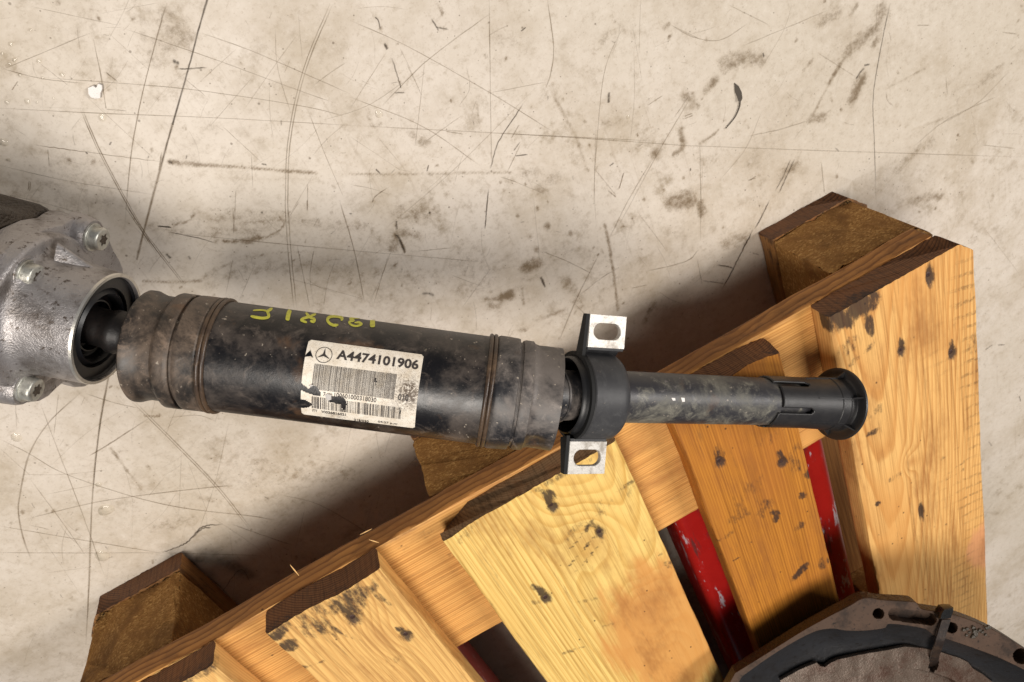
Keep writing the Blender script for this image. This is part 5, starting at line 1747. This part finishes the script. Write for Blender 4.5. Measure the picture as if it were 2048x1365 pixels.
nr = 44
V, F = [], []
for k in range(nr + 1):
    t = k / nr
    Q = po * (1 - t) + pi_ * t
    nz = fbm(np.c_[Q * 140, np.zeros(NB)] + 3, 3, 5) - .5
    for j in range(NB):
        z = hgt(Q[j]) + nz[j] * .0003 - (.0012 if k in (0, nr) else 0)
        V.append(BP + BU * Q[j][0] + BW * Q[j][1] + BN * z)
for k in range(nr):
    for j in range(NB): F.append((k * NB + j, k * NB + (j + 1) % NB, (k + 1) * NB + (j + 1) % NB, (k + 1) * NB + j))
build('flange', np.array(V), F, M['castiron'], bell, auto=30)
V, F = [], []
prof_o = [(-.001, 1.0), (-.014, 1.0), (-.016, .985), (-.03, .95), (-.055, .86)]
for z, sc in prof_o:
    for q in po: V.append(BP + BU * (C2[0] + (q[0] - C2[0]) * sc) + BW * (C2[1] + (q[1] - C2[1]) * sc) + BN * z)
for k in range(len(prof_o) - 1):
    for j in range(NB): F.append((k * NB + j, k * NB + (j + 1) % NB, (k + 1) * NB + (j + 1) % NB, (k + 1) * NB + j))
build('outer_wall', np.array(V), F, M['case'], bell)
V, F = [], []
prof_i = [(-.001, 1.0), (-.004, .988), (-.010, .955), (-.016, .915), (-.021, .87), (-.026, .80), (-.028, .6)]
for z, sc in prof_i:
    for q in pi_: V.append(BP + BU * (C2[0] + (q[0] - C2[0]) * sc) + BW * (C2[1] + (q[1] - C2[1]) * sc) + BN * z)
for k in range(len(prof_i) - 1):
    for j in range(NB): F.append((k * NB + j, k * NB + (j + 1) % NB, (k + 1) * NB + (j + 1) % NB, (k + 1) * NB + j))
build('inner_wall', np.array(V), F, M['castwall'], bell)
PO = -.020
pl_vis = [(1560, 1362), (1595, 1342), (1618, 1332), (1634, 1326), (1640, 1333), (1650, 1335), (1662, 1326), (1675, 1320), (1706, 1313), (1760, 1303), (1775, 1301), (1810, 1294), (1845, 1297), (1882, 1305), (1920, 1317), (1936, 1325), (1946, 1338), (1965, 1349), (1990, 1369)]
qp = [to2([at_plane(px, py, BP + BN * PO, BN)])[0] for px, py in pl_vis]
qp = np.array(qp)
a0, a1 = math.atan2(*(qp[-1] - C2)[::-1]), math.atan2(*(qp[0] - C2)[::-1])
rim = np.vstack([qp, close_loop(i_vis, Rb, C2)[(len(i_vis) - 1) * 5 + 1:] * 1.0])
pp = polar_match(np.vstack([qp, C2 + (close_loop(o_vis, Rb, C2)[(len(o_vis) - 1) * 5 + 1:] - C2) * .55]), NB)
hc = to2([at_plane(1867, 1332, BP + BN * PO, BN)])[0]
V, F = [], []
for k in range(25):
    t = 1 - k / 24 * .62
    for q in pp:
        Q = C2 + (q - C2) * t
        d = np.linalg.norm(Q - hc)
        z = PO - (.012 if d < .0042 else 0) - (.006 if t < .80 else 0) + (fbm(np.array([[Q[0] * 90, Q[1] * 90, 1.]]), 2, 3)[0] - .5) * .0008
        V.append(BP + BU * Q[0] + BW * Q[1] + BN * z)
base = len(V)
for k in range(24):
    for j in range(NB): F.append((k * NB + j, k * NB + (j + 1) % NB, (k + 1) * NB + (j + 1) % NB, (k + 1) * NB + j))
for q in pp: V.append(BP + BU * q[0] + BW * q[1] + BN * (PO - .005))
for j in range(NB): F.append((j, (j + 1) % NB, base + (j + 1) % NB, base + j))
build('inner_plate', np.array(V), F, M['plate'], bell, auto=30)
# gear case under the bell, down to the deck
V, F = lathe([(-.050, .142), (-.075, .120), (-.12, .105), (-.17, .095), (-.19, .0001)], to3([C2])[0], BN, BU, 64)
V[:, 2] = np.maximum(V[:, 2], .1448)
build('lower_case', V, F, M['case'], bell)
# lump of oily grit stuck to the flange
rs = random.Random(3)
gp = []
for i in range(22):
    q = to2([bp(1925 + rs.gauss(26, 13), 1256 + rs.gauss(9, 5))])[0]
    r_ = rs.uniform(.0007, .0024)
    c0 = to3([q])[0] + BN * r_ * .3
    n0 = rs.uniform(0, 6)
    vv, ff = lathe([(-r_ * .6, .0001), (-r_ * .5, r_ * .7), (0, r_), (r_ * .5, r_ * .7), (r_ * .7, .0001)], c0, BN, BU, 7, lambda s, th, r: r * (1 + .25 * np.sin(3 * th + n0)))
    gp.append((vv, ff))
V, F = join(*gp)
g_ = build('oily_grit', V, F, M['grit'], bell)
g_['kind'] = 'stuff'

tie = None
th0 = bp(1888, 1222, .004)
pathp = [bp(1893, 1240, .004), bp(1886, 1262, .0055), bp(1878, 1290, .004), at_plane(1870, 1315, BP + BN * (PO + .006), BN), at_plane(1867, 1334, BP + BN * (PO - .006), BN)]
tie = empty('cable_tie', tuple(np.array(th0) * np.array([1, 1, 0]) + np.array([0, 0, .19])))
tag(tie, 'black nylon cable tie strapped over the bell housing flange', 'cable tie')
pp3 = spline(pathp, 8)
V, F = [], []
sd = nrm(np.cross(BN, pp3[-1] - pp3[0]))
for i, p in enumerate(pp3):
    wv = .0037
    V += [p - sd * wv, p + sd * wv, p + sd * wv - BN * .0014, p - sd * wv - BN * .0014]
for i in range(len(pp3) - 1):
    for j in range(4): F.append((i * 4 + j, i * 4 + (j + 1) % 4, i * 4 + 4 + (j + 1) % 4, i * 4 + 4 + j))
F += [(0, 1, 2, 3), (4 * len(pp3) - 1, 4 * len(pp3) - 2, 4 * len(pp3) - 3, 4 * len(pp3) - 4)]
build('strap', np.array(V), F, M['tie'], tie)
dv = nrm(pathp[0] - pathp[1])
HC = bp(1889, 1224, .006)
hv = []
for z, sc in ((-.006, .9), (-.004, 1.0), (.003, 1.0), (.0045, .8)):
    for a, b in ((-1, -1), (-.4, -1.08), (.5, -1), (1, -.9), (1.05, .2), (.9, 1), (.2, 1.05), (-.8, .95), (-1.08, .1)): hv.append(HC + sd * a * .0052 * sc + dv * b * .0050 * sc + BN * z)
F = [(k * 9 + j, k * 9 + (j + 1) % 9, k * 9 + 9 + (j + 1) % 9, k * 9 + 9 + j) for k in range(3) for j in range(9)] + [tuple(range(9)), tuple(reversed(range(27, 36)))]
build('tie_head', np.array(hv), F, M['tie_head'], tie, auto=30)

# ------------------------------------------------------------------ small things on the floor
def drop(px, py, rpx, label, seed):
    c = at(px, py)
    r = .82 * rpx * np.linalg.norm(at(px + 1, py) - c)
    V, F = lathe([(0.00045, r * 1.02), (r * .03 + .0005, r * .97), (r * .09 + .0005, r * .80), (r * .14 + .0005, r * .5), (r * .16 + .0005, .0001)], c, np.array([0, 0, 1.]), np.array([1., 0, 0]), 32,
                 lambda s, th, rr: rr * (1 + .10 * np.sin(2 * th + seed) + .05 * np.sin(3 * th + seed * 2)))
    o = build('water_drop', V, F, M['water'], origin=c + np.array([0, 0, .0004]))
    return tag(o, label, 'water drop', 'water drops on the floor')


many = 'tiny clear water drop among the cluster on the upper left floor'
for i, (x, y, r) in enumerate(((22, 88, 6), (30, 120, 6), (78, 122, 6), (125, 150, 6), (15, 205, 6), (55, 203, 7), (5, 108, 5), (20, 128, 5), (75, 205, 4), (18, 320, 5), (86, 156, 4), (108, 197, 4), (40, 150, 4), (62, 60, 4))):
    drop(x, y, r, many, i)
drop(8, 285, 11, 'clear water drop at the left edge above the housing', 3)
drop(33, 875, 14, 'clear water drop at the left edge below the housing', 5)
drop(212, 1020, 19, 'large clear water drop between two long scratches, upper of the pair by the corner block', 8)
drop(205, 1112, 18, 'large clear water drop nearest the left corner block, lower of the pair', 11)
drop(198, 969, 8, 'small clear water drop on the long dark floor line', 14)
drop(758, 228, 9, 'clear glinting water drop in the middle of the upper floor', 17)
drop(205, 235, 10, 'clear water smear below the white chip', 19)
drop(257, 918, 5, 'small clear water drop on its own left of the shaft shadow', 23)
drop(1256, 235, 4, 'small clear water drop on the upper right floor', 29)

c = at(192, 183)
mm = np.linalg.norm(at(193, 183) - c)
out = [(-14, -8), (-4, -12), (2, -8), (6, -16), (13, -13), (14, -6), (11, 2), (10, 12), (0, 14), (-9, 11), (-13, 4)]
V = [at(192 + a, 183 + b) + np.array([0, 0, .0022 + .0005 * (a % 3)]) for a, b in out] + [at(192 + a * 1.05, 183 + b * 1.05) + np.array([0, 0, .0007]) for a, b in out]
n = len(out)
F = [tuple(range(n)), tuple(reversed(range(n, 2 * n)))] + [(j, (j + 1) % n, n + (j + 1) % n, n + j) for j in range(n)]
tag(build('plastic_chip', V, F, M['white_chip'], auto=30), 'small white plastic chip on the floor at upper left', 'chip')
# leaf
lf = [(1468, 166), (1475, 172), (1480, 184), (1481, 196), (1477, 204), (1474, 202), (1473, 194), (1469, 184)]
V = [at(a, b) + np.array([0, 0, .0008 + .0022 * math.sin(math.pi * i / 7)]) for i, (a, b) in enumerate(lf)]
V += [v - np.array([0, 0, .0004]) for v in V]
n = len(lf)
F = [tuple(range(n)), tuple(reversed(range(n, 2 * n)))] + [(j, (j + 1) % n, n + (j + 1) % n, n + j) for j in range(n)]
leaf = empty('dry_leaf', tuple(at(1475, 190)))
tag(leaf, 'curled dark dry leaf with a long bent stem on the floor', 'leaf')
build('blade', V, F, M['leaf'], leaf, auto=60)
sp = spline([(1479, 200), (1477, 215), (1468, 235), (1450, 257)], 6)
V, F = [], []
for i, (a, b) in enumerate(sp):
    p = at(a, b) + np.array([0, 0, .0011])
    r_ = .0007 * (1 - .5 * i / len(sp))
    d = nrm(at(*sp[min(i + 1, len(sp) - 1)]) - at(*sp[max(i - 1, 0)]))
    sd_ = np.cross(d, [0, 0, 1])
    for k in range(6):
        t = math.tau * k / 6
        V.append(p + sd_ * r_ * math.cos(t) + np.array([0, 0, 1]) * r_ * math.sin(t))
for i in range(len(sp) - 1):
    for k in range(6): F.append((i * 6 + k, i * 6 + (k + 1) % 6, i * 6 + 6 + (k + 1) % 6, i * 6 + 6 + k))
build('stem', V, F, M['leaf'], leaf)


def splinter(p0, p1, z0, z1, label, w_=.0005):
    A0, B0 = at(*p0, z0), at(*p1, z1)
    d = nrm(B0 - A0)
    sd_ = nrm(np.cross(d, [0, 0, 1.]))
    up = np.cross(sd_, d)
    V = []
    for P_, k in ((A0, .3), (A0 * .5 + B0 * .5, 1), (B0, .3)):
        for a, b in ((-1, 0), (0, .6), (1, 0), (0, -.6)): V.append(P_ + sd_ * a * w_ * k + up * b * w_ * k)
    F = [(i * 4 + j, i * 4 + (j + 1) % 4, i * 4 + 4 + (j + 1) % 4, i * 4 + 4 + j) for i in range(2) for j in range(4)] + [(0, 1, 2, 3), (11, 10, 9, 8)]
    tag(build('wood_splinter', V, F, M['splinter'], smooth=False), label, 'splinter', 'wood splinters on the pallet')


splinter((580, 1130), (598, 1152), .1225, .1230, 'pale wood splinter sticking off the pallet edge above the streaked board')
splinter((738, 1080), (758, 1086), .1228, .1235, 'pale wood splinter on the pallet edge right of the streaked board')
splinter((448, 1326), (466, 1322), .1228, .1260, 'pale wood splinter beside the lowest left deck board')
splinter((720, 1070), (744, 1058), .1228, .1235, 'thin wood splinter lying along the pallet edge')
